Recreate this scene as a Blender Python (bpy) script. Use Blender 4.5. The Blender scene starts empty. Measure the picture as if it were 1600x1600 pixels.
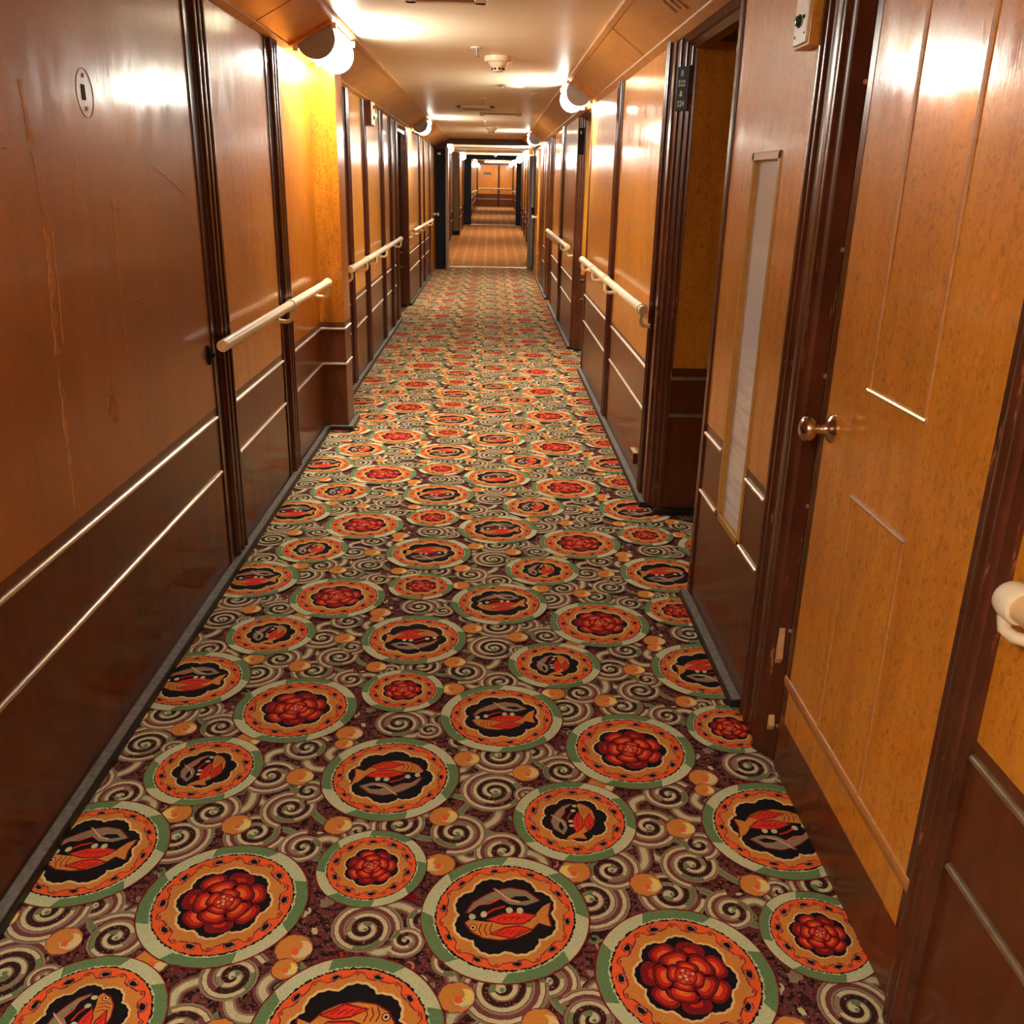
import bpy, math, random
from math import sin, cos, pi, sqrt, atan2, radians
from mathutils import Vector, Matrix
random.seed(7)
SC = bpy.context.scene
COL = SC.collection

# ------------------------------------------------------------------ camera
CAM_H = 1.55
F_PX = 1430.0
def _dir(px, py):
    return Vector((px - 800.0, py - 800.0, F_PX)).normalized()
_y = _dir(768, 287)
_d = _dir(715, 4760)
_d = (_d - _y * _d.dot(_y)).normalized()
_z = -_d
_x = _y.cross(_z)
cam_data = bpy.data.cameras.new('camera')
cam_data.sensor_fit = 'HORIZONTAL'
cam_data.sensor_width = 36.0
cam_data.lens = 36.0 * F_PX / 1600.0
cam_data.clip_start = 0.02
cam_data.clip_end = 200
cam = bpy.data.objects.new('camera', cam_data)
COL.objects.link(cam)
M3 = Matrix((( _x[0], -_x[1], -_x[2]), (_y[0], -_y[1], -_y[2]), (_z[0], -_z[1], -_z[2])))
cam.matrix_world = Matrix.Translation((0, 0, CAM_H)) @ M3.to_4x4()
SC.camera = cam

# ------------------------------------------------------------------ world, exposure
world = bpy.data.worlds.new('world')
SC.world = world
world.use_nodes = True
world.node_tree.nodes['Background'].inputs[0].default_value = (0.9, 0.8, 0.7, 1)
world.node_tree.nodes['Background'].inputs[1].default_value = 0.0
SC.view_settings.view_transform = 'Standard'
SC.view_settings.look = 'None'
SC.view_settings.gamma = 1.0
SC.view_settings.use_curve_mapping = False
SC.view_settings.exposure = 1.78
SC.cycles.max_bounces = 10
SC.cycles.diffuse_bounces = 7
SC.cycles.glossy_bounces = 5
SC.cycles.sample_clamp_indirect = 6.0
SC.cycles.blur_glossy = 0.3
LAMP_POWER = 26.0
LAMP_COLOR = (0.98, 1.0, 0.91)

# ------------------------------------------------------------------ materials
MATS = {}
def new_mat(name):
    m = bpy.data.materials.new(name)
    m.use_nodes = True
    nt = m.node_tree
    b = nt.nodes['Principled BSDF']
    MATS[name] = m
    return m, nt, b
def node(nt, t, **kw):
    n = nt.nodes.new(t)
    for k, v in kw.items():
        setattr(n, k, v)
    return n
def coords(nt, scale=(1, 1, 1)):
    tc = node(nt, 'ShaderNodeTexCoord')
    mp = node(nt, 'ShaderNodeMapping')
    mp.inputs['Scale'].default_value = scale
    nt.links.new(tc.outputs['Object'], mp.inputs['Vector'])
    return mp.outputs['Vector']
def noise(nt, vec, scale, detail=4, rough=0.55, dist=0.0):
    n = node(nt, 'ShaderNodeTexNoise')
    n.inputs['Scale'].default_value = scale
    n.inputs['Detail'].default_value = detail
    n.inputs['Roughness'].default_value = rough
    n.inputs['Distortion'].default_value = dist
    nt.links.new(vec, n.inputs['Vector'])
    return n.outputs['Fac']
def ramp(nt, fac, stops):
    r = node(nt, 'ShaderNodeValToRGB')
    e = r.color_ramp.elements
    while len(e) < len(stops):
        e.new(0.5)
    for i, (p, c) in enumerate(stops):
        e[i].position = p
        e[i].color = (c[0], c[1], c[2], 1) if not isinstance(c, (int, float)) else (c, c, c, 1)
    nt.links.new(fac, r.inputs['Fac'])
    return r.outputs['Color']
def mixc(nt, fac, a, b, mode='MIX'):
    m = node(nt, 'ShaderNodeMix', data_type='RGBA', blend_type=mode)
    for sock, v in ((m.inputs[0], fac), (m.inputs[6], a), (m.inputs[7], b)):
        if isinstance(v, (int, float)):
            sock.default_value = v
        elif isinstance(v, tuple):
            sock.default_value = (v[0], v[1], v[2], 1)
        else:
            nt.links.new(v, sock)
    return m.outputs[2]
def bump(nt, b, h, strength, dist=0.01):
    bp = node(nt, 'ShaderNodeBump')
    bp.inputs['Strength'].default_value = strength
    bp.inputs['Distance'].default_value = dist
    nt.links.new(h, bp.inputs['Height'])
    nt.links.new(bp.outputs['Normal'], b.inputs['Normal'])
    nt.links.new(bp.outputs['Normal'], b.inputs['Coat Normal'])

def veneer(name, dark, mid, light, figure=0.5, rough=(0.06, 0.19), wave=0.10, streak=(9, 9, 1.3), stains=0.0, coat=0.75, broad=0.22):
    """varnished wood veneer with vertical grain, bird's eye figure and scuffs in the gloss"""
    m, nt, b = new_mat(name)
    v = coords(nt, streak)
    g = noise(nt, v, 2.2, 8, 0.62, 0.6)
    base = ramp(nt, g, [(0.25, dark), (0.5, mid), (0.78, light)])
    v2 = coords(nt, (1, 1, 0.7))
    eye = noise(nt, v2, 70, 3, 0.6, 1.2)
    eyec = ramp(nt, eye, [(0.34, 0.50), (0.46, 0.95), (0.60, 1.0), (0.72, 1.2)])
    c = mixc(nt, figure, base, eyec, 'MULTIPLY')
    big = noise(nt, coords(nt, (1.6, 1.6, 0.9)), 1.3, 3, 0.5)
    c = mixc(nt, 0.5, c, ramp(nt, big, [(0.3, 0.72), (0.7, 1.2)]), 'MULTIPLY')
    if stains:
        st = noise(nt, coords(nt, (5, 5, 0.55)), 1.5, 5, 0.7)
        c = mixc(nt, ramp(nt, st, [(0.675, 0.0), (0.72, stains)]), c, (light[0] * 1.25, light[1] * 1.5, light[2] * 2.2))
    nt.links.new(c, b.inputs['Base Color'])
    r1 = noise(nt, coords(nt, (3, 3, 1.0)), 4.0, 6, 0.65)
    rr = node(nt, 'ShaderNodeMapRange')
    rr.inputs['From Min'].default_value = 0.3
    rr.inputs['From Max'].default_value = 0.72
    rr.inputs['To Min'].default_value = rough[0]
    rr.inputs['To Max'].default_value = rough[1]
    nt.links.new(r1, rr.inputs['Value'])
    nt.links.new(rr.outputs['Result'], b.inputs['Coat Roughness'])
    b.inputs['Coat Weight'].default_value = coat
    b.inputs['Coat IOR'].default_value = 1.45
    b.inputs['Roughness'].default_value = 0.42
    b.inputs['IOR'].default_value = 1.5
    b.inputs['Specular IOR Level'].default_value = broad
    if wave:
        h = noise(nt, coords(nt, (1.2, 1.2, 0.8)), 5.0, 2, 0.5)
        fine = noise(nt, coords(nt, (6, 6, 1.2)), 30.0, 3, 0.6)
        hh = mixc(nt, 0.12, h, fine)
        bump(nt, b, hh, wave, 0.012)
    return m
def plain(name, col, rough=0.5, metal=0.0, var=0.15, scale=30.0, spec=None, wear=None):
    m, nt, b = new_mat(name)
    n = noise(nt, coords(nt), scale, 5, 0.6)
    lo = tuple(c * (1 - var) for c in col)
    hi = tuple(min(1, c * (1 + var)) for c in col)
    c = ramp(nt, n, [(0.3, lo), (0.7, hi)])
    if wear:
        w = noise(nt, coords(nt, (6, 6, 1.0)), 5.0, 9, 0.75)
        c = mixc(nt, ramp(nt, w, [(wear[1], 0.0), (wear[1] + 0.03, 1.0)]), c, wear[0])
    nt.links.new(c, b.inputs['Base Color'])
    b.inputs['Roughness'].default_value = rough
    b.inputs['Metallic'].default_value = metal
    if spec is not None:
        b.inputs['Specular IOR Level'].default_value = spec
    return m
def emitter(name, col, strength):
    m, nt, b = new_mat(name)
    b.inputs['Base Color'].default_value = (0.8, 0.8, 0.78, 1)
    b.inputs['Emission Color'].default_value = (*col, 1)
    b.inputs['Emission Strength'].default_value = strength
    return m

AMBER = veneer('amber_birdseye_veneer', (0.58, 0.205, 0.013), (0.70, 0.275, 0.018), (0.78, 0.34, 0.028), 0.7)
HONEY = veneer('honey_veneer', (0.50, 0.165, 0.010), (0.61, 0.220, 0.014), (0.70, 0.285, 0.022), 0.95)
BURL = veneer('orange_burl_veneer', (0.36, 0.100, 0.005), (0.47, 0.140, 0.007), (0.56, 0.19, 0.011), 1.0, broad=0.12)  # burl figure; base colour darkened against overexposure from the lamp beside it
BROWN = veneer('brown_maple_veneer', (0.37, 0.142, 0.026), (0.42, 0.164, 0.029), (0.47, 0.188, 0.033), 0.3,
               rough=(0.07, 0.22), wave=0.13, stains=0.3, coat=0.6)
COVE = veneer('cove_veneer', (0.40, 0.16, 0.032), (0.51, 0.22, 0.046), (0.58, 0.26, 0.06), 0.4, rough=(0.3, 0.5), wave=0.05, streak=(5, 1.2, 5))
MAHOG = veneer('mahogany_veneer', (0.095, 0.027, 0.009), (0.135, 0.040, 0.013), (0.17, 0.052, 0.016), 0.25, rough=(0.08, 0.22), wave=0.06, broad=0.08, coat=0.5)
REED = plain('dark_red_moulding', (0.055, 0.012, 0.007), 0.2, 0, 0.25, 8, wear=((0.22, 0.08, 0.03), 0.70))
FRAME = plain('frame_mahogany', (0.090, 0.024, 0.010), 0.24, 0, 0.3, 6, wear=((0.30, 0.12, 0.05), 0.615))
BACKING_WOOD = plain('dark_rebate', (0.020, 0.007, 0.005), 0.5)  # near-black wood of the wall and cove backing
SILVER = plain('silver_bead', (0.80, 0.72, 0.58), 0.32, 0.9, 0.1)
BRONZE = plain('tarnished_bead', (0.42, 0.36, 0.24), 0.4, 0.8, 0.2)
BASE_BLACK = plain('baseboard_black', (0.014, 0.013, 0.012), 0.45, 0, 0.3)
BASE_TOP = plain('baseboard_scuffed_top', (0.16, 0.15, 0.13), 0.55, 0, 0.45, 60)
CREAM = plain('cream_rail', (0.80, 0.68, 0.42), 0.35, 0, 0.05)
RAILWOOD = plain('pale_wood_rail', (0.74, 0.52, 0.25), 0.4, 0, 0.1, 14)
CEIL = plain('ceiling_paint', (0.83, 0.755, 0.555), 0.42, 0, 0.04, 3, spec=0.3)
VENTGREY = plain('vent_grille', (0.42, 0.34, 0.24), 0.5)
CEILWHITE = plain('ceiling_fitting', (0.78, 0.65, 0.45), 0.45, 0, 0.03)
BLACK = plain('black', (0.008, 0.008, 0.008), 0.6, 0, 0.2, spec=0.12)
FIREBLACK = plain('fire_door_black', (0.006, 0.006, 0.009), 0.5, 0, 0.2, spec=0.15)
GREY = plain('grey_steel', (0.22, 0.19, 0.15), 0.35, 0.3, 0.15)
OLIVE = plain('olive_paint', (0.15, 0.105, 0.035), 0.4, 0, 0.1)
LETTER = plain('sign_letter', (0.80, 0.68, 0.45), 0.5)
NICKEL = plain('nickel', (0.62, 0.52, 0.42), 0.2, 1.0, 0.05)
IVORY = plain('ivory_plate', (0.80, 0.76, 0.56), 0.35, 0, 0.08)
GREENB = plain('green_lens', (0.006, 0.085, 0.045), 0.15)
REDB = plain('red_lens', (0.35, 0.01, 0.008), 0.15)
BRASS = plain('clip_metal', (0.85, 0.72, 0.45), 0.35, 0.6, 0.05)
REVEAL = plain('window_reveal', (0.50, 0.27, 0.05), 0.35, 0, 0.1)
CAPGREY = plain('lamp_cap', (0.30, 0.27, 0.25), 0.42, 0.0, 0.1)
GOUGE = plain('gouged_wood', (0.36, 0.15, 0.05), 0.6, 0, 0.75, 120)
VARNISH = plain('varnish_run', (0.56, 0.27, 0.10), 0.14, 0, 0.25, 40)
SCRATCH = plain('bare_scratch', (0.62, 0.40, 0.18), 0.5, 0, 0.2)
GLOW = emitter('lamp_glow', LAMP_COLOR, LAMP_POWER)
GLOW_FAR = emitter('far_lamp_glow', LAMP_COLOR, LAMP_POWER * 0.6)
TUBE = emitter('fluorescent_tube', (1.0, 0.9, 0.8), 7.0)

def pane_mat():
    m, nt, b = new_mat('frosted_pane')
    v = coords(nt, (1, 1.0, 14))
    n = noise(nt, v, 3.2, 5, 0.6, 0.8)
    w = ramp(nt, n, [(0.35, (0.62, 0.63, 0.63)), (0.5, (0.77, 0.80, 0.81)), (0.7, (0.84, 0.87, 0.88))])
    tc = node(nt, 'ShaderNodeTexCoord')
    sp = node(nt, 'ShaderNodeSeparateXYZ')
    nt.links.new(tc.outputs['Object'], sp.inputs[0])
    mr = node(nt, 'ShaderNodeMapRange')
    mr.inputs['From Min'].default_value = 0.95
    mr.inputs['From Max'].default_value = 1.1
    nt.links.new(sp.outputs['Z'], mr.inputs['Value'])
    c = mixc(nt, mr.outputs['Result'], w, (0.78, 0.81, 0.82))
    nt.links.new(c, b.inputs['Base Color'])
    b.inputs['Roughness'].default_value = 0.12
    return m
PANE = pane_mat()

# carpet colours -------------------------------------------------------------
def yarn(name, col, var=0.28, flecks=None):
    m, nt, b = new_mat(name)
    v = coords(nt)
    n = noise(nt, v, 330, 2, 0.7)
    n2 = noise(nt, v, 6, 3, 0.5)
    c = ramp(nt, n, [(0.25, tuple(x * (1 - var) for x in col)), (0.75, tuple(min(1, x * (1 + var)) for x in col))])
    c = mixc(nt, 0.35, c, ramp(nt, n2, [(0.3, 0.8), (0.7, 1.15)]), 'MULTIPLY')
    if flecks:
        for fc, sc, th in flecks:
            f = noise(nt, v, sc, 2, 0.6)
            c = mixc(nt, ramp(nt, f, [(th, 0.0), (th + 0.025, 1.0)]), c, fc)
    nt.links.new(c, b.inputs['Base Color'])
    b.inputs['Roughness'].default_value = 0.95
    b.inputs['Specular IOR Level'].default_value = 0.1
    bump(nt, b, n, 0.5, 0.003)
    return m
CP = [
    yarn('yarn_maroon', (0.150, 0.042, 0.040), 0.4, [((0.028, 0.012, 0.012), 62, 0.52), ((0.55, 0.18, 0.11), 150, 0.63)]),   # 0
    yarn('yarn_sage', (0.60, 0.575, 0.335)),       # 1
    yarn('yarn_green', (0.145, 0.255, 0.105)),   # 2
    yarn('yarn_olive', (0.30, 0.235, 0.145)),    # 3
    yarn('yarn_black_brown', (0.040, 0.016, 0.014), 0.4, [((0.46, 0.20, 0.14), 170, 0.64)]),  # 4
    yarn('yarn_orange', (0.88, 0.135, 0.028), 0.15),   # 5
    yarn('yarn_ochre', (0.66, 0.26, 0.048), 0.2),     # 6
    yarn('yarn_cream', (0.78, 0.58, 0.27), 0.15),      # 7
    yarn('yarn_dark_red', (0.22, 0.012, 0.016), 0.35), # 8
    yarn('yarn_crimson', (0.58, 0.030, 0.014), 0.3),   # 9
    yarn('yarn_flame', (0.80, 0.20, 0.035), 0.25),     # 10
    yarn('yarn_yellow', (0.86, 0.66, 0.17), 0.15),     # 11
    yarn('yarn_pink', (0.56, 0.22, 0.14), 0.25),       # 12
    yarn('yarn_pale_green', (0.56, 0.62, 0.37)),       # 13
    yarn('yarn_black', (0.012, 0.010, 0.012), 0.4),    # 14
    yarn('yarn_plum', (0.20, 0.060, 0.055), 0.3),      # 15
    yarn('yarn_bright_red', (0.80, 0.045, 0.02), 0.25),# 16
]
def far_carpet():
    m, nt, b = new_mat('far_carpet')
    tc = node(nt, 'ShaderNodeTexCoord')
    w1 = node(nt, 'ShaderNodeTexWave', wave_type='BANDS', bands_direction='X')
    w1.inputs['Scale'].default_value = 1.4
    w1.inputs['Distortion'].default_value = 0.4
    nt.links.new(tc.outputs['Object'], w1.inputs['Vector'])
    w2 = node(nt, 'ShaderNodeTexWave', wave_type='BANDS', bands_direction='Y')
    w2.inputs['Scale'].default_value = 1.1
    w2.inputs['Distortion'].default_value = 3.0
    w2.inputs['Detail Scale'].default_value = 2.0
    nt.links.new(tc.outputs['Object'], w2.inputs['Vector'])
    n = noise(nt, tc.outputs['Object'], 40, 4, 0.6)
    c = ramp(nt, w2.outputs['Fac'], [(0.1, (0.27, 0.105, 0.022)), (0.7, (0.46, 0.21, 0.062))])
    c = mixc(nt, ramp(nt, w1.outputs['Fac'], [(0.70, 0.0), (0.98, 0.35)]), c, (0.58, 0.32, 0.14))
    c = mixc(nt, 0.5, c, ramp(nt, n, [(0.3, 0.65), (0.7, 1.25)]), 'MULTIPLY')
    nt.links.new(c, b.inputs['Base Color'])
    b.inputs['Roughness'].default_value = 0.95
    b.inputs['Specular IOR Level'].default_value = 0.1
    return m
FARCARPET = far_carpet()

# ------------------------------------------------------------------ mesh building
class MB:
    def __init__(self):
        self.v, self.f, self.m = [], [], []
    def quad(self, a, b, c, d, mi=0):
        i = len(self.v); self.v += [a, b, c, d]; self.f.append((i, i + 1, i + 2, i + 3)); self.m.append(mi)
    def poly(self, pts, mi=0):
        i = len(self.v); self.v += pts; self.f.append(tuple(range(i, i + len(pts)))); self.m.append(mi)
    def box(self, x0, x1, y0, y1, z0, z1, mi=0):
        if x0 > x1: x0, x1 = x1, x0
        if y0 > y1: y0, y1 = y1, y0
        if z0 > z1: z0, z1 = z1, z0
        i = len(self.v)
        self.v += [(x0, y0, z0), (x1, y0, z0), (x1, y1, z0), (x0, y1, z0), (x0, y0, z1), (x1, y0, z1), (x1, y1, z1), (x0, y1, z1)]
        for q in ((3, 2, 1, 0), (4, 5, 6, 7), (0, 1, 5, 4), (1, 2, 6, 5), (2, 3, 7, 6), (3, 0, 4, 7)):
            self.f.append(tuple(i + k for k in q)); self.m.append(mi)
        return self
    def prism(self, prof, axis, a0, a1, mi=0):
        """closed profile extruded along an axis: 'z' (x,y), 'y' (x,z), 'x' (y,z)"""
        def P(u, w, a):
            return (u, w, a) if axis == 'z' else ((u, a, w) if axis == 'y' else (a, u, w))
        n = len(prof); i = len(self.v)
        self.v += [P(u, w, a0) for u, w in prof] + [P(u, w, a1) for u, w in prof]
        for k in range(n):
            self.f.append((i + k, i + (k + 1) % n, i + n + (k + 1) % n, i + n + k)); self.m.append(mi)
        self.f.append(tuple(i + k for k in range(n))[::-1]); self.m.append(mi)
        self.f.append(tuple(i + n + k for k in range(n))); self.m.append(mi)
        return self
    def tube(self, path, r, seg=12, mi=0, cap=True):
        pts = [Vector(p) for p in path]
        rs = r if isinstance(r, (list, tuple)) else [r] * len(pts)
        i0 = len(self.v)
        up = None
        for k, p in enumerate(pts):
            t = (pts[min(k + 1, len(pts) - 1)] - pts[max(k - 1, 0)]).normalized()
            if up is None:
                up = Vector((0, 0, 1)) if abs(t.z) < 0.9 else Vector((1, 0, 0))
            a = (up - t * up.dot(t)).normalized(); up = a
            bb = t.cross(a)
            for s in range(seg):
                an = 2 * pi * s / seg
                self.v.append(tuple(p + a * (cos(an) * rs[k]) + bb * (sin(an) * rs[k])))
        for k in range(len(pts) - 1):
            for s in range(seg):
                q = i0 + k * seg; s2 = (s + 1) % seg
                self.f.append((q + s, q + seg + s, q + seg + s2, q + s2)); self.m.append(mi)
        if cap:
            self.f.append(tuple(i0 + s for s in range(seg))); self.m.append(mi)
            e = i0 + (len(pts) - 1) * seg
            self.f.append(tuple(e + s for s in range(seg))[::-1]); self.m.append(mi)
        return self
    def lathe(self, prof, origin, axis, seg=24, mi=0):
        """prof: (distance along axis, radius)"""
        ax = Vector(axis).normalized()
        a = Vector((0, 0, 1)) if abs(ax.z) < 0.9 else Vector((1, 0, 0))
        a = (a - ax * a.dot(ax)).normalized(); bb = ax.cross(a); o = Vector(origin)
        i0 = len(self.v)
        for d, r in prof:
            for s in range(seg):
                an = 2 * pi * s / seg
                self.v.append(tuple(o + ax * d + a * (cos(an) * max(r, 1e-4)) + bb * (sin(an) * max(r, 1e-4))))
        for k in range(len(prof) - 1):
            for s in range(seg):
                q = i0 + k * seg; s2 = (s + 1) % seg
                self.f.append((q + s, q + s2, q + seg + s2, q + seg + s)); self.m.append(mi)
        self.f.append(tuple(i0 + s for s in range(seg))[::-1]); self.m.append(mi)
        e = i0 + (len(prof) - 1) * seg
        self.f.append(tuple(e + s for s in range(seg))); self.m.append(mi)
        return self
    def build(self, name, mats, parent=None, smooth=False, loc=None, bevel=0.0):
        me = bpy.data.meshes.new(name)
        me.from_pydata(self.v, [], self.f)
        mats = mats if isinstance(mats, (list, tuple)) else [mats]
        for mm in mats:
            me.materials.append(mm)
        if len(mats) > 1:
            me.polygons.foreach_set('material_index', self.m)
        me.update()
        o = bpy.data.objects.new(name, me)
        COL.objects.link(o)
        if parent is not None:
            o.parent = parent
        if loc is not None:
            o.location = loc
        if smooth:
            for p in me.polygons:
                p.use_smooth = True
            md = o.modifiers.new('split', 'EDGE_SPLIT')
            md.split_angle = radians(38)
        if bevel:
            md = o.modifiers.new('bevel', 'BEVEL')
            md.width = bevel; md.segments = 2; md.limit_method = 'ANGLE'
        return o
def tag(o, label, cat, group=None):
    o['label'] = label; o['category'] = cat
    if group: o['group'] = group
    return o
def structure(o, label=None):
    o['kind'] = 'structure'
    if label: o['label'] = label
    return o
def empty(name, loc, label, cat, group=None):
    o = bpy.data.objects.new(name, None)
    o.empty_display_size = 0.05
    o.location = loc
    COL.objects.link(o)
    return tag(o, label, cat, group)
def dup(root, loc, label):
    r = root.copy(); COL.objects.link(r); r.location = loc; r['label'] = label
    for ch in list(root.children):
        c = ch.copy(); COL.objects.link(c); c.parent = r
        for g in list(ch.children):
            d = g.copy(); COL.objects.link(d); d.parent = c
    return r

XL, XR = -1.07, 0.81
CZ = 2.335           # ceiling
YB, YH, Y2, Y3 = -3.2, 18.5, 30.0, 49.0
BEAD1, BEAD2 = 0.672, 0.452

# ------------------------------------------------------------------ carpet
def build_carpet():
    mb = MB()
    LA, LB, LC = 1.01, -0.21, 0.812           # lattice vectors (LA, LB) and (0, LC)
    DZ = 0.00003
    base = [0.0]
    tile = []                                  # (layer, colour, points)
    def add(layer, col, pts):
        tile.append((base[0] + layer, col, pts))
    def levels(items):
        """lowest level for each (x, y, radius) so that no two overlapping motifs share one"""
        out = []
        for i, (x, y, r) in enumerate(items):
            used = set()
            for j in range(i):
                X, Y, Q = items[j]
                for a in (-1, 0, 1):
                    for b in (-2, -1, 0, 1, 2):
                        dx, dy = X + a * LA - x, Y + a * LB + b * LC - y
                        if dx * dx + dy * dy < (r + Q) ** 2:
                            used.add(out[j])
            g = 0
            while g in used: g += 1
            out.append(g)
        return out
    def circ(cx, cy, r, n=56, jit=0.0, ex=1.0, ey=1.0, rot=0.0):
        out = []
        for k in range(n):
            a = 2 * pi * k / n
            rr = r * (1 + random.uniform(-jit, jit))
            x, y = rr * ex * cos(a), rr * ey * sin(a)
            out.append((cx + x * cos(rot) - y * sin(rot), cy + x * sin(rot) + y * cos(rot)))
        return out
    def wavy(cx, cy, fn, n=120, rot=0.0):
        return [(cx + fn(a) * cos(a + rot), cy + fn(a) * sin(a + rot)) for a in (2 * pi * k / n for k in range(n))]
    def ribbon(layer, col, pts, w0, w1=None):
        w1 = w0 if w1 is None else w1
        n = len(pts)
        L, R = [], []
        for k in range(n):
            a = pts[max(k - 1, 0)]; b = pts[min(k + 1, n - 1)]
            dx, dy = b[0] - a[0], b[1] - a[1]
            d = sqrt(dx * dx + dy * dy) or 1
            w = (w0 + (w1 - w0) * k / (n - 1)) * 0.5
            L.append((pts[k][0] - dy / d * w, pts[k][1] + dx / d * w)); R.append((pts[k][0] + dy / d * w, pts[k][1] - dx / d * w))
        for k in range(n - 1):
            add(layer, col, [R[k], R[k + 1], L[k + 1], L[k]])
    def spiral(cx, cy, r, hand=1, ph=0.0, turns=2.1, big=True):
        add(2, 0, circ(cx, cy, r * 1.07, 40, 0.05))
        add(3, 15, circ(cx, cy, r * 0.95, 30, 0.05))
        T = turns * 2 * pi
        def P(t, off=0.0):
            rr = r * (0.06 + 0.94 * (1 - t)) + off
            a = ph + hand * T * t
            return (cx + rr * cos(a), cy + rr * sin(a))
        pitch = r * 0.94 / turns
        n = int(26 * turns)
        ts = [-.55 / turns + (1 + .55 / turns) * k / n for k in range(n + 1)]     # starts with a tail that leaves the scroll
        tin = [t for t in ts if t >= 0]
        ribbon(4, 15, [P(t, -.02 * r) for t in ts], pitch * 1.05, pitch * 0.7)
        ribbon(4.5, 3, [P(t, .30 * pitch) for t in ts], pitch * 0.34, pitch * 0.2)
        ribbon(5, 4, [P(t, -.44 * pitch) for t in tin], pitch * 0.54, pitch * 0.44)
        ribbon(5.5, 15, [P(t) for t in ts], pitch * 0.52, pitch * 0.48)
        ribbon(6, 1, [P(t) for t in ts], pitch * 0.34, pitch * 0.37)
        for g in range(3):                       # green passages along the scroll
            t0 = (.12 + .31 * g + .05 * sin(cx * 90 + g))
            ribbon(6.5, 2 if g != 1 else 3, [P(t0 + .09 * j / 5) for j in range(6)], pitch * 0.34, pitch * 0.33)
        add(7, 1, circ(cx, cy, r * 0.15, 14, .1))
        add(7.5, 2, circ(cx + r * .05, cy - r * .04, r * 0.08, 8))
        return P(0)
    def ball(cx, cy, r=0.036, hand=1):
        add(8, 15, circ(cx, cy, r * 1.10, 24, 0.06))
        add(9, 6, circ(cx, cy, r, 40, 0.05))
        lc = 7 if int(cx * 50) % 2 else 11
        x2 = cx + hand * r * 0.40
        add(10, 13, circ(x2, cy - r * 0.02, r * 0.62, 24, 0.08))
        add(10.5, lc, circ(x2 + hand * r * .06, cy + r * 0.04, r * 0.52, 24, 0.08))
        add(11, 6, circ(x2 - hand * r * 0.34, cy + r * 0.20, r * 0.42, 16, 0.1))
        add(12, 5, circ(cx + hand * r * 0.12, cy - r * 0.18, r * 0.26, 12, 0.2))
        add(12.2, 13, circ(cx + hand * r * 0.42, cy - r * 0.16, r * 0.13, 8, 0.2))
    def leafshape(cx, cy, L, W, rot, n=14):
        up = [(L * (k / n - 0.5), W * sin(pi * k / n) ** 0.8) for k in range(n + 1)]
        dn = [(x, -y) for x, y in up[-2:0:-1]]
        return [(cx + x * cos(rot) - y * sin(rot), cy + x * sin(rot) + y * cos(rot)) for x, y in up + dn]
    def medallion(cx, cy, RO, RR, RB, kind, ph=0.0, rot=0.0, mirror=False):
        add(13, 8, circ(cx, cy, RO * 1.02, 72, 0.006))
        add(14, 2, circ(cx, cy, RO, 96, 0.006))
        for k in range(4):                      # pale quarters of the outer ring
            a0 = ph + k * pi / 2; a1 = a0 + pi / 4.4; n = 12
            o = [(cx + RO * cos(a0 + (a1 - a0) * j / n), cy + RO * sin(a0 + (a1 - a0) * j / n)) for j in range(n + 1)]
            i = [(cx + RR * cos(a0 + .10 + (a1 - a0) * j / n), cy + RR * sin(a0 + .10 + (a1 - a0) * j / n)) for j in range(n + 1)]
            for j in range(n):
                add(15, 13, [i[j], o[j], o[j + 1], i[j + 1]])
        add(16, 13, circ(cx, cy, RR * 1.03, 220, 0.014))
        add(17, 14, circ(cx, cy, RR * 1.008, 240, 0.016))
        add(18, 5, circ(cx, cy, RR * 0.985, 220, 0.010))
        nl = 10
        mid = (RR + RB) / 2
        # ochre scalloped band with a red outline, black buds in the lobes
        D = RR - RB
        wav = lambda a: RB + D * (.50 + .17 * cos(nl * a) + .09 * cos(2 * nl * a + .6) + .03 * sin(5 * nl * a))
        add(19, 8, wavy(cx, cy, lambda a: wav(a) + .030 * D + .0008, 260, ph))
        add(19.5, 12, wavy(cx, cy, lambda a: wav(a) - .015 * D, 260, ph))
        add(20, 6, wavy(cx, cy, lambda a: wav(a) - .06 * D, 260, ph))
        for k in range(nl):
            a = ph + 2 * pi * (k + .5) / nl
            rr = RB + D * .58
            bx, by = cx + rr * cos(a), cy + rr * sin(a)
            add(21, 8, circ(bx, by, D * 0.225, 16, 0.1, 1, 1.25, a))
            add(21.3, 12, circ(bx, by, D * 0.19, 16, 0.1, 1, 1.25, a))
            add(22, 14, circ(bx, by, D * 0.13, 12, 0.2, 1, 1.6, a))
            a = ph + 2 * pi * k / nl
            rr = RB + D * .62
            add(21, 9, circ(cx + rr * cos(a), cy + rr * sin(a), D * 0.07, 8, 0.2, 1, 1.8, a))
        lob = lambda a: 0.86 + 0.14 * abs(cos(nl * a / 2)) ** 0.7
        lb2 = lambda a: 0.86 + 0.14 * abs(sin(4 * a)) ** 0.8 + .012 * sin(37 * a)
        add(23, 7, wavy(cx, cy, lambda a: RB * (lb2(a) + 0.055), 140, ph))
        add(24, 14, wavy(cx, cy, lambda a: RB * lb2(a), 140, ph))
        L = 25
        def T(x, y):
            if mirror: x = -x
            if kind != 'rose': x *= 1.02; y = y * 1.22 + .05
            x *= RB; y *= RB
            return (cx + x * cos(rot) - y * sin(rot), cy + x * sin(rot) + y * cos(rot))
        def TP(pts): return [T(*p) for p in pts]
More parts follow.
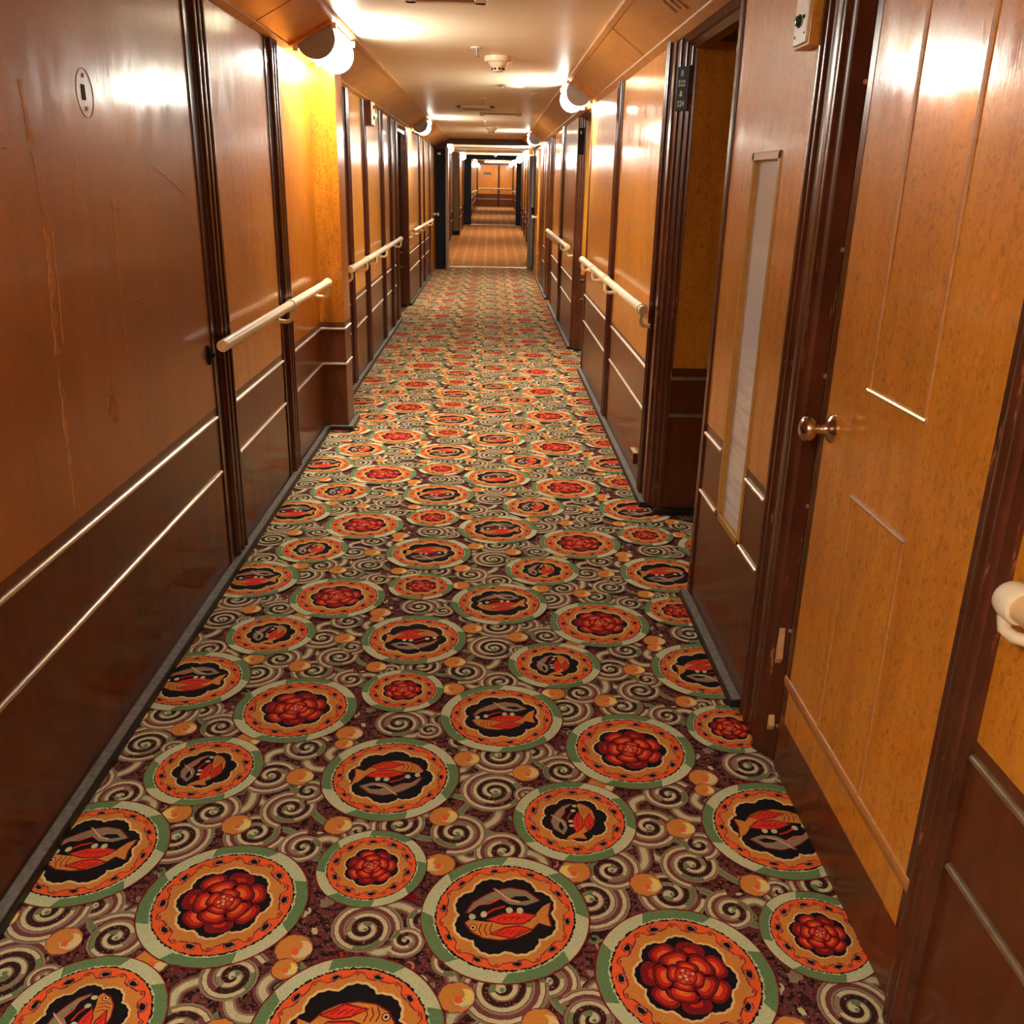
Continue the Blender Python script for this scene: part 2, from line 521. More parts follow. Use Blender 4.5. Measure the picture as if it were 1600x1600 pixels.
        if kind == 'rose':
            def petal(l, rr, a, w, h, cols):
                px, py = rr * cos(a), rr * sin(a)
                q = a - pi / 2
                for j, (c, s, d) in enumerate(cols):
                    pts = []
                    for k in range(20):
                        t = 2 * pi * k / 20
                        x, y = w * s * cos(t), h * s * sin(t) * (1 + .12 * cos(2 * t)) - d * h
                        pts.append((px + x * cos(q) - y * sin(q), py + x * sin(q) + y * cos(q)))
                    add(l + j, c, TP(pts))
            full = [(14, 1.10, 0), (8, 1.0, 0.0), (9, 0.74, 0.04), (5, 0.50, 0.22), (10, 0.30, 0.36)]
            dark = [(14, 1.10, 0), (8, 1.0, 0.0), (9, 0.42, 0.14)]
            for k in range(7): petal(L, 0.68, ph + k * 2 * pi / 7, 0.30, 0.23, dark if k % 2 else full)
            for k in range(5): petal(L + 5, 0.44, ph + .3 + k * 2 * pi / 5, 0.31, 0.21, full)
            for k in range(4): petal(L + 10, 0.25, ph + .9 + k * 2 * pi / 4, 0.21, 0.13, full)
            add(L + 15, 8, TP(circ(0, 0, 0.23, 20)))
            add(L + 16, 9, TP(circ(0, 0, 0.20, 20)))
            for k in range(9):
                a = k * 2.4; rr = 0.056 * sqrt(k) 
                add(L + 17, 12 if k % 2 else 7, TP(circ(rr * cos(a), rr * sin(a) , 0.034, 7)))
        else:
            body = [(-.62, .12), (-.45, .30), (-.2, .42), (.1, .46), (.4, .42), (.62, .30), (.74, .12), (.66, .06), (.4, .10), (.1, .12), (-.2, .16), (-.45, .10), (-.55, -.02), (-.72, -.22), (-.86, -.30), (-.80, -.02), (-.84, .20), (-.72, .16)]
            add(L, 8, TP([(x * 1.04, y * 1.05 + .0) for x, y in body]))
            add(L + 1, 6, TP(body))
            add(L + 2, 8, TP([(-.52, .25), (-.1, .45), (.32, .35), (.02, .21), (-.25, .17)]))
            add(L + 3, 16, TP([(-.46, .25), (-.1, .42), (.26, .34), (.02, .24), (-.25, .20)]))
            add(L + 2, 8, TP([(-.61, -.04), (-.34, .16), (.05, .17), (.38, .06), (.05, -.08), (-.25, -.12)]))
            add(L + 3, 16, TP([(-.56, -.03), (-.34, .13), (.05, .14), (.32, .06), (.05, -.05), (-.25, -.09)]))
            for q in range(4):
                x0 = -.30 + .12 * q
                ribbon(L + 4, 8, TP([(x0 - .08, .10 - .1), (x0 + .04, .02), (x0 + .10, .08)]), .02 * RB)
                ribbon(L + 4, 8, TP([(x0 - .02, .26), (x0 + .06, .32), (x0 + .12, .35)]), .02 * RB)
            for q in range(3):
                ribbon(L + 4, 8, TP([(.24 + .1 * q, .14), (.29 + .1 * q, .26), (.24 + .1 * q, .38)]), .022 * RB)
            add(L + 4, 8, TP(circ(.60, .22, .075, 12))); add(L + 5, 7, TP(circ(.60, .22, .055, 12))); add(L + 6, 14, TP(circ(.60, .22, .028, 8)))
            # brown leaf-like lower fish
            lf = [(-.66, -.34), (-.4, -.24), (-.1, -.26), (.12, -.40), (.34, -.30), (.62, -.18), (.74, -.06), (.60, -.30), (.36, -.46), (.16, -.56), (-.1, -.62), (-.4, -.56)]
            add(L, 8, TP([(x * 1.05, y * 1.04) for x, y in lf]))
            add(L + 1, 3, TP(lf))
            add(L + 2, 14, TP([(-.5, -.36), (-.3, -.32), (-.05, -.36), (-.2, -.44), (-.4, -.44)]))
            ribbon(L + 3, 12, TP([(-.30, -.30), (-.08, -.36), (.06, -.48), (.22, -.62)]), .07 * RB, .03 * RB)
            ribbon(L + 4, 7, TP([(-.28, -.31), (-.08, -.37), (.06, -.49), (.18, -.60)]), .025 * RB)
            ribbon(L + 3, 9, TP([(.08, -.40), (.30, -.28), (.50, -.26), (.70, -.08)]), .06 * RB, .03 * RB)
            ribbon(L + 4, 12, TP([(.10, -.40), (.30, -.285), (.50, -.265), (.68, -.10)]), .025 * RB)
            ribbon(L + 3, 9, TP([(0, -.22), (.2, -.16), (.36, -.06)]), .05 * RB)
            for (x, y) in ((-.28, -.13), (-.08, -.14), (.40, -.05), (.62, .0)):
                add(L + 5, 13, TP(circ(x, y, .065, 10, .1))); add(L + 6, 7, TP(circ(x, y, .03, 7)))
    # --- place the motifs, measured relative to the large rose
    SPI = [(0.0, 0.474, .060, 1, 0.5, 2.0), (0.012, 0.238, .062, -1, 2.6, 2.2), (0.073, 0.606, .052, 1, 4.0, 1.8),
                             (0.083, 0.333, .058, -1, 1.0, 2.1), (0.115, 0.405, .036, 1, 2.0, 1.5), (0.142, 0.184, .042, 1, 5.0, 1.6),
                             (0.327, -0.078, .060, 1, 3.4, 2.1), (0.372, 0.270, .056, -1, 0.6, 2.0), (0.517, 0.240, .060, 1, 1.6, 2.1),
                             (0.614, 0.408, .076, 1, 4.2, 2.6), (0.625, 0.574, .072, -1, 3.0, 2.4), (0.636, 0.174, .054, -1, 1.2, 1.9),
                             (0.725, 0.596, .044, 1, 2.2, 1.6), (0.806, 0.500, .054, -1, 5.2, 2.0), (0.833, 0.012, .076, 1, 0.8, 2.6),
                             (0.893, 0.106, .054, -1, 4.4, 1.9), (0.20, 0.52, .034, 1, 1, 1.5), (0.47, 0.42, .03, -1, 2, 1.4),
                             (0.52, 0.64, .032, 1, 3, 1.4), (0.46, -0.05, .036, -1, 4, 1.5), (0.72, 0.06, .032, 1, 5, 1.4),
                             (0.98, 0.53, .034, -1, 0, 1.4), (0.56, 0.10, .026, 1, 2, 1.3), (0.90, 0.56, .030, 1, 2.5, 1.4),
                             (0.27, 0.245, .028, -1, 1, 1.3), (0.42, 0.70, .03, 1, 1, 1.4), (0.70, 0.39, .024, 1, 4, 1.3)]
    SLV = levels([(q[0], q[1], q[2] * 1.45) for q in SPI])
    for (x, y, r, h, ph, tn), lv in zip(SPI, SLV):
        base[0] = 130 + 9 * lv
        spiral(x, y, r, h, ph, tn)
    # vines linking the scrolls
    vines = [(0.0, .474, .073, .606, .06), (.073, .606, .20, .52, -.05), (.083, .333, .0, .474, .05), (.012, .238, .142, .184, -.06), (.115, .405, .27, .245, .06),
             (.372, .27, .517, .24, .05), (.517, .24, .614, .408, -.05), (.614, .408, .625, .574, .08), (.625, .574, .725, .596, -.05), (.725, .596, .806, .5, .04),
             (.636, .174, .72, .06, .05), (.833, .012, .893, .106, .06), (.893, .106, .98, .2, -.04), (.806, .5, .9, .56, .05), (.9, .56, .98, .53, .03), (.327, -.078, .46, -.05, .05),
             (.46, -.05, .56, .10, -.05), (.47, .42, .614, .408, .05), (.52, .64, .625, .574, -.04), (.42, .7, .327, .734, .04), (.20, .52, .2, .64, .05), (.517, .24, .636, .174, -.06),
             (.72, .06, .833, .012, .05), (.142, .184, .25, .16, .04), (.98, .53, 1.01, .62, .03), (.06, .70, .073, .606, .03), (.36, .17, .372, .27, .03)]
    VLV = levels([((q[0] + q[2]) / 2, (q[1] + q[3]) / 2, sqrt((q[0] - q[2]) ** 2 + (q[1] - q[3]) ** 2) / 2 + .05) for q in vines])
    for (x0, y0, x1, y1, b), lv in zip(vines, VLV):
        base[0] = 40 + 7 * lv
        dx, dy = x1 - x0, y1 - y0; d = sqrt(dx * dx + dy * dy)
        nx, ny = -dy / d, dx / d
        pts = [(x0 + dx * t + nx * b * sin(pi * t) * 1.2, y0 + dy * t + ny * b * sin(pi * t) * 1.2) for t in (k / 12 for k in range(13))]
        ribbon(2, 4, pts, .046); ribbon(3, 15, pts, .038); ribbon(4, 3, pts, .025); ribbon(5, 1, pts, .015)
        pts2 = [(x0 + dx * t - nx * b * sin(pi * t) * .7, y0 + dy * t - ny * b * sin(pi * t) * .7) for t in (k / 12 for k in range(13))]
        ribbon(0, 3, pts2, .020); ribbon(1, 2, pts2, .010)
    rnd = random.Random(3)
    fil = [(rnd.uniform(0, 1.01), rnd.uniform(-.05, .76), rnd.uniform(.010, .026)) for k in range(150)]
    for (x, y, r), lv in zip(fil, levels([(q[0], q[1], q[2] * 1.6) for q in fil])):   # speckled patches of the ground
        base[0] = 1 + lv
        c = rnd.choice((4, 4, 8, 3, 15, 2, 1, 4))
        if c in (1, 2): r *= .5
        add(0, c, circ(x, y, r, 14, .3, rnd.uniform(.6, 1.3), rnd.uniform(.5, 1.0), rnd.uniform(0, 3)))
    cur = [(rnd.uniform(0, 1.01), rnd.uniform(-.05, .76), rnd.uniform(.012, .022)) for k in range(120)]
    for (x, y, r), lv in zip(cur, levels([(q[0], q[1], q[2] * 1.3) for q in cur])):
        base[0] = 20 + lv
        a = rnd.uniform(0, 6.28)
        c = rnd.choice((15, 4, 1, 12, 3, 2, 1, 9))
        pts = [(x + r * cos(a + t) * (1 - t / 9), y + r * sin(a + t) * (1 - t / 9)) for t in (j * .5 for j in range(11))]
        ribbon(0, c, pts, .008, .005)
    base[0] = 185
    for (x, y, h, r) in [(0.080, 0.466, 1, .036), (0.177, 0.623, 1, .026), (0.185, 0.676, 1, .038), (0.217, 0.264, 1, .034), (0.482, 0.300, 1, .036), (0.482, 0.122, -1, .036),
                      (0.536, 0.552, 1, .036), (0.702, 0.488, 1, .036), (0.806, 0.099, -1, .036), (0.905, 0.431, 1, .036), (0.969, 0.056, 1, .036)]:
        base[0] = 185 + (8 if r < .03 else 0)
        ball(x, y, r, h)
    base[0] = 200
    medallion(0, 0, .186, .155, .106, 'rose', 0.35)
    medallion(.637, -.040, .187, .156, .117, 'fish', 0.8, pi)
    medallion(.320, .113, .130, .106, .066, 'rose', 0.1)
    medallion(.328, .468, .187, .156, .117, 'fish', 0.3, 0)
    medallion(.821, .288, .158, .130, .086, 'fish', 0.6, -pi / 2, True)
    tile.sort(key=lambda t: t[0])
    ox, oy = -.587, 1.667
    # ground
    for (x0, x1, y0, y1) in ((-1.09, .83, -1.0, YH), (.83, 1.9, 3.2, 4.5), (.83, 1.9, 7.9, 9.2), (-2.1, -1.09, 10.9, 12.4), (.83, 1.9, 12.5, 13.2)):
        mb.quad((x0, y0, 0), (x1, y0, 0), (x1, y1, 0), (x0, y1, 0), 0)
    def inside(x, y):
        if -.5 < y < YH - .02 and -1.09 < x < .83: return True
        return .8 < x < 1.85 and (3.3 < y < 4.4 or 8.0 < y < 9.1)
    pre = []
    for (l, c, pts) in tile:
        n = len(pts)
        pre.append((l * DZ + 0.0004, c, pts, sum(p[0] for p in pts) / n, sum(p[1] for p in pts) / n, n))
    V, Fc, MI = mb.v, mb.f, mb.m
    for i in range(-2, 3):
        for j in range(-4, 26):
            tx = ox + i * LA; ty = oy + i * LB + j * LC
            if ty > YH + .4 or ty < -1.6: continue
            far = ty > 10.0
            for (z, c, pts, gx, gy, n) in pre:
                x, y = gx + tx, gy + ty
                if not inside(x, y): continue
                if far and n == 4 and z < 40 * DZ: continue
                k = len(V)
                V.extend([(min(p[0] + tx, 1.9), min(p[1] + ty, YH), z) for p in pts])
                Fc.append(tuple(range(k, k + n))); MI.append(c)
    o = mb.build('floor', CP)
    structure(o, 'patterned carpet of orange rose and fish medallions among sage green scrolls')
    s = MB()
    s.box(-2.2, 2.0, YB, YH + .1, -.12, -.004)
    s.build('subfloor', BASE_BLACK, o)
    s = MB(); s.quad((-1.09, YB, -.001), (.83, YB, -.001), (.83, -.99, -.001), (-1.09, -.99, -.001))
    s.build('carpet_behind', CP[0], o)
    # ramped plain carpet of the far passage
    s = MB()
    s.prism([(YH, -.1), (YH, .004), (Y2, .334), (Y2, -.1)], 'x', -1.25, 1.15)
    s.build('carpet', FARCARPET, o)['label'] = 'rust brown striped carpet of the far passage'
    s = MB()
    s.prism([(Y2, -.1), (Y2, .334), (Y3 + .3, .45), (Y3 + .3, -.1)], 'x', -1.0, 1.3)
    s.build('carpet', FARCARPET, o)['label'] = 'paler brown carpet beyond the second doorway'
    s = MB(); s.prism([(YH - .05, .003), (YH - .035, .014), (YH + .035, .016), (YH + .05, .003)], 'x', -.80, .74)
    s.build('threshold_strip', BRASS, o)
    s = MB(); s.prism([(Y2 - .06, .33), (Y2 - .04, .350), (Y2 + .04, .352), (Y2 + .06, .333)], 'x', -.62, .76)
    s.build('threshold_strip', BRASS, o)
    return o
build_carpet()

# ------------------------------------------------------------------ walls
wl = MB()
for (a, b) in ((YB, 11.0), (12.32, YH)):
    wl.box(XL - .22, XL - .02, a, b, 0, 2.40)
wl.box(XL - .22, XL - .02, 11.0, 12.32, 2.10, 2.40)
wl.box(XL - 1.1, XL - 1.05, 10.9, 12.5, 0, 2.4)         # alcove back
WALL_L = structure(wl.build('wall_left', BACKING_WOOD), 'panelled left wall of the corridor')
wr = MB()
for (a, b) in ((YB, 1.38), (2.20, 2.60), (3.15, 3.33), (4.36, 8.02), (9.12, 12.62), (13.28, YH)):
    wr.box(XR + .02, XR + .22, a, b, 0, 2.40)
wr.box(XR + .02, XR + .22, 1.38, 2.20, 2.12, 2.40)
wr.box(XR + .06, XR + .22, 2.60, 3.15, 0, 2.40)
wr.box(XR + .10, XR + .22, 1.38, 2.20, 0, 2.12)
for (a, b) in ((3.33, 4.36), (8.02, 9.12), (12.62, 13.28)):
    wr.box(XR + .02, XR + .22, a, b, 2.14, 2.40)
    wr.box(XR + 1.05, XR + 1.10, a - .1, b + .1, 0, 2.4)
    wr.box(XR + .20, XR + 1.05, a - .1, b + .1, 2.28, 2.40)
    wr.box(XR + .20, XR + 1.05, a - .12, a - .04, 0, 2.30)
WALL_R = structure(wr.build('wall_right', BACKING_WOOD), 'panelled right wall of the corridor with recessed cabin entries')

def halfround(y0, y1, x, s, d, n=8):
    """reed outline points from y0 to y1 bulging by s*d"""
    c = (y0 + y1) / 2; h = (y1 - y0) / 2
    return [(x + s * d * sin(pi * k / n), c - h * cos(pi * k / n)) for k in range(n + 1)]
def pilaster(wall, X, s, y0, y1, top=2.19, mat=REED, name='pilaster', zb=0.03):
    w = y1 - y0
    p = [(X - s * .03, y0), (X + s * .006, y0), (X + s * .006, y0 + w * .30)]
    for k in range(3):
        a = y0 + w * (.32 + .225 * k)
        p += halfround(a, a + w * .215, X + s * .004, s, .016)
    p += [(X + s * .004, y1), (X - s * .03, y1)]
    mb = MB(); mb.prism(p, 'z', zb, top)
    return mb.build(name, mat, wall, smooth=True)
def bead(wall, X, s, y0, y1, z, mat=SILVER, r=.0075):
    p = [(X - s * .002, z - r)] + [(X + s * (.002 + r * 1.1 * sin(pi * k / 8)), z - r * cos(pi * k / 8)) for k in range(9)] + [(X - s * .002, z + r)]
    mb = MB(); mb.prism(p, 'y', y0, y1)
    return mb.build('bead_moulding', mat, wall, smooth=True)
def bay(wall, X, s, y0, y1, up=AMBER, lo=MAHOG, top=2.20, beads=True, bm=SILVER, inset=.02, split=.702):
    mb = MB(); mb.box(X - s * .02, X, y0, y1, split, top); mb.build('upper_panel', up, wall)
    mb = MB(); mb.box(X - s * .02, X, y0, y1, .02, split); mb.build('lower_panel', lo, wall)
    # narrow dark stiles that edge the veneer
    if beads:
        bead(wall, X, s, y0 + inset, y1 - inset, BEAD1 if s < 0 else BEAD1 - .008, bm)
        bead(wall, X, s, y0 + inset, y1 - inset, BEAD2 if s < 0 else BEAD2 - .010, bm)

# left wall bays ------------------------------------------------------------
bay(WALL_L, XL, 1, YB, 3.55, BROWN)
pilaster(WALL_L, XL, 1, 3.55, 3.79)
bay(WALL_L, XL, 1, 3.79, 4.76, AMBER)
pilaster(WALL_L, XL, 1, 4.76, 5.0)
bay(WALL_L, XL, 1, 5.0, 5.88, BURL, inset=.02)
# projecting column
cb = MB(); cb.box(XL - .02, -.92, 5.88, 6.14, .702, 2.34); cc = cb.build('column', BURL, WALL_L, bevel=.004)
cb = MB(); cb.box(XL - .02, -.92, 5.88, 6.14, .0, .702); cb.build('column_base', MAHOG, WALL_L, bevel=.004)
for z in (BEAD1 - .008, BEAD2 - .01):
    cb = MB()
    cb.tube([(XL, 5.876, z), (-.92, 5.876, z)], .0075, 8)
    cb.tube([(-.918, 5.872, z), (-.918, 6.12, z)], .0075, 8)
    cb.build('bead_moulding', SILVER, WALL_L, smooth=True)
bay(WALL_L, XL, 1, 6.14, 7.13, AMBER)
pilaster(WALL_L, XL, 1, 7.13, 7.37)
bay(WALL_L, XL, 1, 7.37, 8.09, AMBER)
pilaster(WALL_L, XL, 1, 8.09, 8.33)
bay(WALL_L, XL, 1, 8.33, 9.34, AMBER)
pilaster(WALL_L, XL, 1, 9.34, 9.60)
bay(WALL_L, XL, 1, 9.60, 10.17, AMBER)
pilaster(WALL_L, XL, 1, 10.17, 10.43)
bay(WALL_L, XL, 1, 10.43, 10.70, AMBER)
pilaster(WALL_L, XL, 1, 10.70, 11.02, mat=FRAME, name='entry_jamb')
bay(WALL_L, XL, 1, 12.42, 14.24, AMBER)
pilaster(WALL_L, XL, 1, 14.24, 14.50)
bay(WALL_L, XL, 1, 14.50, 15.20, AMBER)
pilaster(WALL_L, XL, 1, 15.20, 15.36)
bay(WALL_L, XL, 1, 15.36, 16.46, AMBER)
pilaster(WALL_L, XL, 1, 16.46, 16.95, mat=FRAME, name='door_jamb')

def splay_jamb(wall, X, s, y0, y1, ext, name='entry_jamb', top=2.15):
    """moulded jamb that turns from the wall plane (y0) into the entry (y1<y0 towards camera) by ext"""
    p = [(X - s * .0, y0 + .10), (X + s * .012, y0 + .085), (X + s * .012, y0 + .03), (X + s * .002, y0 + .02)]
    n = 3
    for k in range(n):
        t0, t1 = k / n, (k + 1) / n
        for j in range(7):
            t = t0 + (t1 - t0) * j / 6
            bul = .010 * sin(pi * j / 6)
            x = X - s * ext * t; y = y0 - (y0 - y1) * t
            d = sqrt(ext ** 2 + (y0 - y1) ** 2)
            p.append((x + s * bul * (y0 - y1) / d, y - bul * ext / d))
    p += [(X - s * ext, y1 + .06), (X - s * .04, y0 + .10)]
    mb = MB(); mb.prism(p, 'z', .03, top)
    return mb.build(name, FRAME, wall, smooth=True)
def entry(wall, X, s, ya, yb, far_panel, head=2.11):
    """recessed cabin entry between ya (near corner) and yb (far corner)"""
    splay_jamb(wall, X, s, yb, yb - .085, .06)
    # near corner strip
    mb = MB(); mb.box(X - s * .23, X + s * .008, ya - .045, ya, .03, 2.16); mb.build('corner_post', FRAME, wall, bevel=.005)
    # header with stepped moulding
    p = [(X, head + .09), (X + s * .012, head + .08), (X + s * .012, head + .055), (X + s * .0, head + .05), (X - s * .02, head + .025), (X - s * .03, head + .02), (X - s * .05, head), (X - s * .10, head), (X - s * .10, head + .09)]
    mb = MB(); mb.prism(p, 'y', ya - .02, yb + .02); mb.build('entry_header', FRAME, wall)
    # far face, facing the camera
    yf = yb - .07
    mb = MB(); mb.box(X - s * .055, X - s * 1.05, yf, yf + .1, .74, 2.28); mb.build('entry_panel', far_panel, wall)
    mb = MB(); mb.box(X - s * .055, X - s * 1.05, yf, yf + .1, .0, .74); mb.build('entry_dado', MAHOG, wall)
    for z in (BEAD1 + .02, BEAD2 + .06):
        mb = MB(); mb.box(X - s * .06, X - s * 1.04, yf - .012, yf, z - .008, z + .008); mb.build('bead_moulding', BRONZE, wall)
    mb = MB(); mb.box(X - s * 1.0, X - s * 1.05, ya, yf, 0, 2.1); mb.build('cabin_door', MAHOG, wall)
    mb = MB(); mb.box(X - s * .02, X - s * 1.05, yf - .03, yf, 0, .035); mb.build('baseboard', BASE_BLACK, wall)
entry(WALL_R, XR, -1, 3.34, 4.39, AMBER)
entry(WALL_R, XR, -1, 8.03, 9.14, AMBER)
entry(WALL_R, XR, -1, 12.62, 13.30, MAHOG)
entry(WALL_L, XL, 1, 11.02, 12.34, MAHOG)

# right wall bays -----------------------------------------------------------
bay(WALL_R, XR, -1, YB, 1.275, AMBER, bm=BRONZE, inset=.004)
pilaster(WALL_R, XR, -1, 4.49, 4.63, top=2.17)
bay(WALL_R, XR, -1, 4.63, 6.15, HONEY, top=2.18)
pilaster(WALL_R, XR, -1, 6.15, 6.36, top=2.17)
bay(WALL_R, XR, -1, 6.36, 8.0, HONEY, top=2.18)
bay(WALL_R, XR, -1, 9.24, 10.78, HONEY, top=2.18)
pilaster(WALL_R, XR, -1, 10.78, 11.18, top=2.17)
bay(WALL_R, XR, -1, 11.18, 12.58, HONEY, top=2.18)
pilaster(WALL_R, XR, -1, 13.40, 14.05, top=2.17, mat=FRAME, name='entry_jamb')
bay(WALL_R, XR, -1, 14.05, 14.67, AMBER, top=2.18)
pilaster(WALL_R, XR, -1, 14.67, 15.9, top=2.17, mat=FRAME, name='door_jamb')
bay(WALL_R, XR, -1, 15.9, YH, AMBER, top=2.18)
# near door surround: jamb on the camera side
p = [(XR + .03, 1.275), (XR - .010, 1.275), (XR - .012, 1.30)] + halfround(1.30, 1.335, XR - .008, -1, .012) + halfround(1.337, 1.372, XR - .004, -1, .010) + [(XR + .0, 1.378), (XR + .012, 1.40), (XR + .05, 1.40)]
mb = MB(); mb.prism(p, 'z', 0.0, 2.17); mb.build('door_jamb', FRAME, WALL_R, smooth=True)
# far-side jamb: rebate, then three reeds
p = [(XR + .05, 2.205), (XR + .03, 2.205), (XR + .012, 2.235), (XR - .004, 2.26)] + halfround(2.26, 2.315, XR - .004, -1, .022) + halfround(2.32, 2.40, XR - .002, -1, .012) + halfround(2.405, 2.445, XR - .002, -1, .014) + halfround(2.45, 2.495, XR - .002, -1, .012) + [(XR - .002, 2.50), (XR + .05, 2.50)]
mb = MB(); mb.prism(p, 'z', 0.0, 2.17); mb.build('door_jamb', FRAME, WALL_R, smooth=True)
mb = MB(); mb.box(XR + .05, XR - .012, 1.30, 2.47, 2.06, 2.17); mb.build('door_head', FRAME, WALL_R, bevel=.006)
for z in (.12, .42, .78, 1.12, 1.42, 1.78):
    mb = MB(); mb.lathe([(0, .006), (.003, .006), (.004, .003)], (XR + .02, 2.222, z), (-1, -.6, 0), 10); mb.build('screw', SILVER, WALL_R)
# splinters of bare wood on that jamb
for (y, z, h) in ((2.235, .33, .09), (2.228, .12, .03)):
    mb = MB(); mb.prism([(y - .007, z), (y + .003, z + h), (y + .009, z + .02), (y + .005, z - .02)], 'x', XR - .006, XR + .010); mb.build('splinter', SCRATCH, WALL_R)

# window panel between the door surround and the first entry
WY0, WY1, WZ0, WZ1 = 2.725, 3.025, .457, 1.655
def ringpanel(y0, y1, z0, z1, mat, name):
    mb = MB()
    for (a, b, c, d) in ((y0, WY0, z0, z1), (WY1, y1, z0, z1), (WY0, WY1, max(z0, WZ1), z1), (WY0, WY1, z0, min(z1, WZ0))):
        if b > a and d > c:
            mb.box(XR + .02, XR, a, b, c, d)
    mb.build(name, mat, WALL_R)
ringpanel(2.50, 3.295, .73, 2.18, AMBER, 'upper_panel')
ringpanel(2.50, 3.295, .02, .73, MAHOG, 'lower_panel')
for (z) in (BEAD1 + .022, BEAD2 + .018):
    bead(WALL_R, XR, -1, 2.505, WY0 - .012, z)
    bead(WALL_R, XR, -1, WY1 + .012, 3.285, z)
W = empty('window_1', (XR, (WY0 + WY1) / 2, WZ0), 'tall narrow frosted light in the right wall panel', 'window')
del W['category']; W['kind'] = 'structure'
def wloc(mb):
    return mb
o_ = (XR, (WY0 + WY1) / 2, WZ0)
def rel(o): o.location = (-o_[0], -o_[1], -o_[2]); return o
mb = MB()
for (a, b, c, d) in ((WY0, WY0 + .022, WZ0, WZ1), (WY1 - .022, WY1, WZ0, WZ1), (WY0, WY1, WZ0, WZ0 + .024), (WY0, WY1, WZ1 - .024, WZ1)):
    mb.box(XR - .004, XR + .05, a, b, c, d)
rel(mb.build('frame', REVEAL, W, bevel=.003))
mb = MB(); mb.box(XR + .013, XR + .019, WY0 + .01, WY1 - .01, WZ0 + .01, WZ1 - .01); rel(mb.build('pane', PANE, W))

# scars on the near left panel ------------------------------------------------
mb = MB(); mb.box(XL - .004, XL + .0015, 2.635, 2.657, 1.735, 1.772); mb.build('keyhole_slot', BLACK, WALL_L)
ring = [(XL + .001, 2.655 + .052 * cos(t), 1.752 + .060 * sin(t)) for t in (2 * pi * k / 40 for k in range(41))]
mb = MB(); mb.tube(ring, .0009, 5, cap=False); mb.build('escutcheon_mark', SCRATCH, WALL_L)
for (y, z) in ((2.655, 1.795), (2.655, 1.715)):
    mb = MB(); mb.lathe([(0, .006), (.002, .005)], (XL, y, z), (1, 0, 0), 8); mb.build('screw_hole', GOUGE, WALL_L)
rg = random.Random(5)
pts = []
for k in range(22):
    t = 2 * pi * k / 22
    rr = 1 + rg.uniform(-.22, .22)
    pts.append((2.575 + .030 * rr * cos(t), .925 + .048 * rr * sin(t)))
mb = MB(); mb.prism(pts, 'x', XL - .002, XL + .0018); mb.build('gouge', GOUGE, WALL_L)
for (y0, z0, y1, z1, bow) in ((2.55, 1.475, 2.80, 1.455, .012), (2.80, 1.21, 2.98, 1.15, .01), (3.1, 1.58, 3.40, 1.49, .006), (1.9, 1.62, 2.2, 1.60, .0)):
    path = [(XL + .0006, y0 + (y1 - y0) * t, z0 + (z1 - z0) * t + bow * sin(pi * t)) for t in (k / 8 for k in range(9))]
    mb = MB(); mb.tube(path, .0006, 5); mb.build('scratch', SCRATCH, WALL_L)
# runs of old varnish down the panel
RUNS = [(2.30, 1.75, 2.31, 1.62, .014, 9), (2.31, 1.60, 2.32, 1.45, .003, 6), (2.325, 1.44, 2.29, 1.13, .020, 16), (2.36, 1.42, 2.33, 1.15, .004, 10),
        (2.285, 1.09, 2.27, .90, .014, 10), (2.27, .89, 2.262, .74, .008, 8), (2.748, 1.49, 2.742, 1.36, .003, 6), (2.741, 1.36, 2.738, 1.27, .009, 6), (2.735, 1.26, 2.73, 1.02, .003, 8)]
def run(ys, seed):
    rv = random.Random(seed)
    L_, R_ = [], []
    for (y, z, w) in ys:
        L_.append((y - w * rv.uniform(.6, 1.2), z)); R_.append((y + w * rv.uniform(.6, 1.2), z))
    mb = MB(); mb.prism(L_ + R_[::-1], 'x', XL - .001, XL + .0009); mb.build('varnish_run', VARNISH, WALL_L)
def chain(y0, z0, y1, z1, w, n, seed):
    rv = random.Random(seed)
    return [(y0 + (y1 - y0) * k / n + rv.uniform(-.5, .5) * w, z0 + (z1 - z0) * k / n, w * rv.uniform(.25, 1.0)) for k in range(n + 1)]
for q, (y0, z0, y1, z1, w, n) in enumerate(RUNS):
    run(chain(y0, z0, y1, z1, w, n, q), q)
LK = empty('door_latch', (XL, 3.50, .915), 'small black oval latch plate at the edge of the scarred left panel', 'latch')
mb = MB(); mb.lathe([(0, .030), (.006, .030), (.010, .024), (.012, .010)], (0, 0, 0), (1, 0, 0), 20); q = mb.build('latch_plate', BLACK, LK, smooth=True); q.scale = (1, .75, 1.25)
mb = MB(); mb.lathe([(.010, .010), (.022, .010), (.026, .006)], (0, 0, 0), (1, 0, 0), 12); mb.build('thumb_turn', BLACK, LK, smooth=True)

# baseboards ---------------------------------------------------------------
def baseboard(name, runs, s, label):
    root = None
    for (X, a, b) in runs:
        mb = MB()
        mb.prism([(X - s * .01, 0), (X + s * .037, 0), (X + s * .037, .028), (X + s * .034, .033), (X - s * .01, .035)], 'y', a, b)
        o = mb.build(name if root is None else 'base_run', BASE_BLACK, root)
        if root is None: root = structure(o, label)
        mb = MB(); mb.box(X + s * .006, X + s * .0335, a, b, .033, .037); mb.build('scuffed_top', BASE_TOP, root)
    return root
BL = baseboard('baseboard_left', [(XL, YB, 3.8), (XL, 3.8, 5.86), (XL, 6.18, 11.0), (XL, 12.40, 16.9)], 1, 'black baseboard with scuffed grey top along the left wall')
mb = MB(); mb.box(XL, -.885, 5.845, 6.175, 0, .034); mb.build('base_run', BASE_BLACK, BL)
mb = MB(); mb.box(-.918, -.888, 5.87, 6.17, .034, .038); mb.box(XL + .03, -.888, 5.85, 5.875, .034, .038); mb.build('scuffed_top', BASE_TOP, BL)
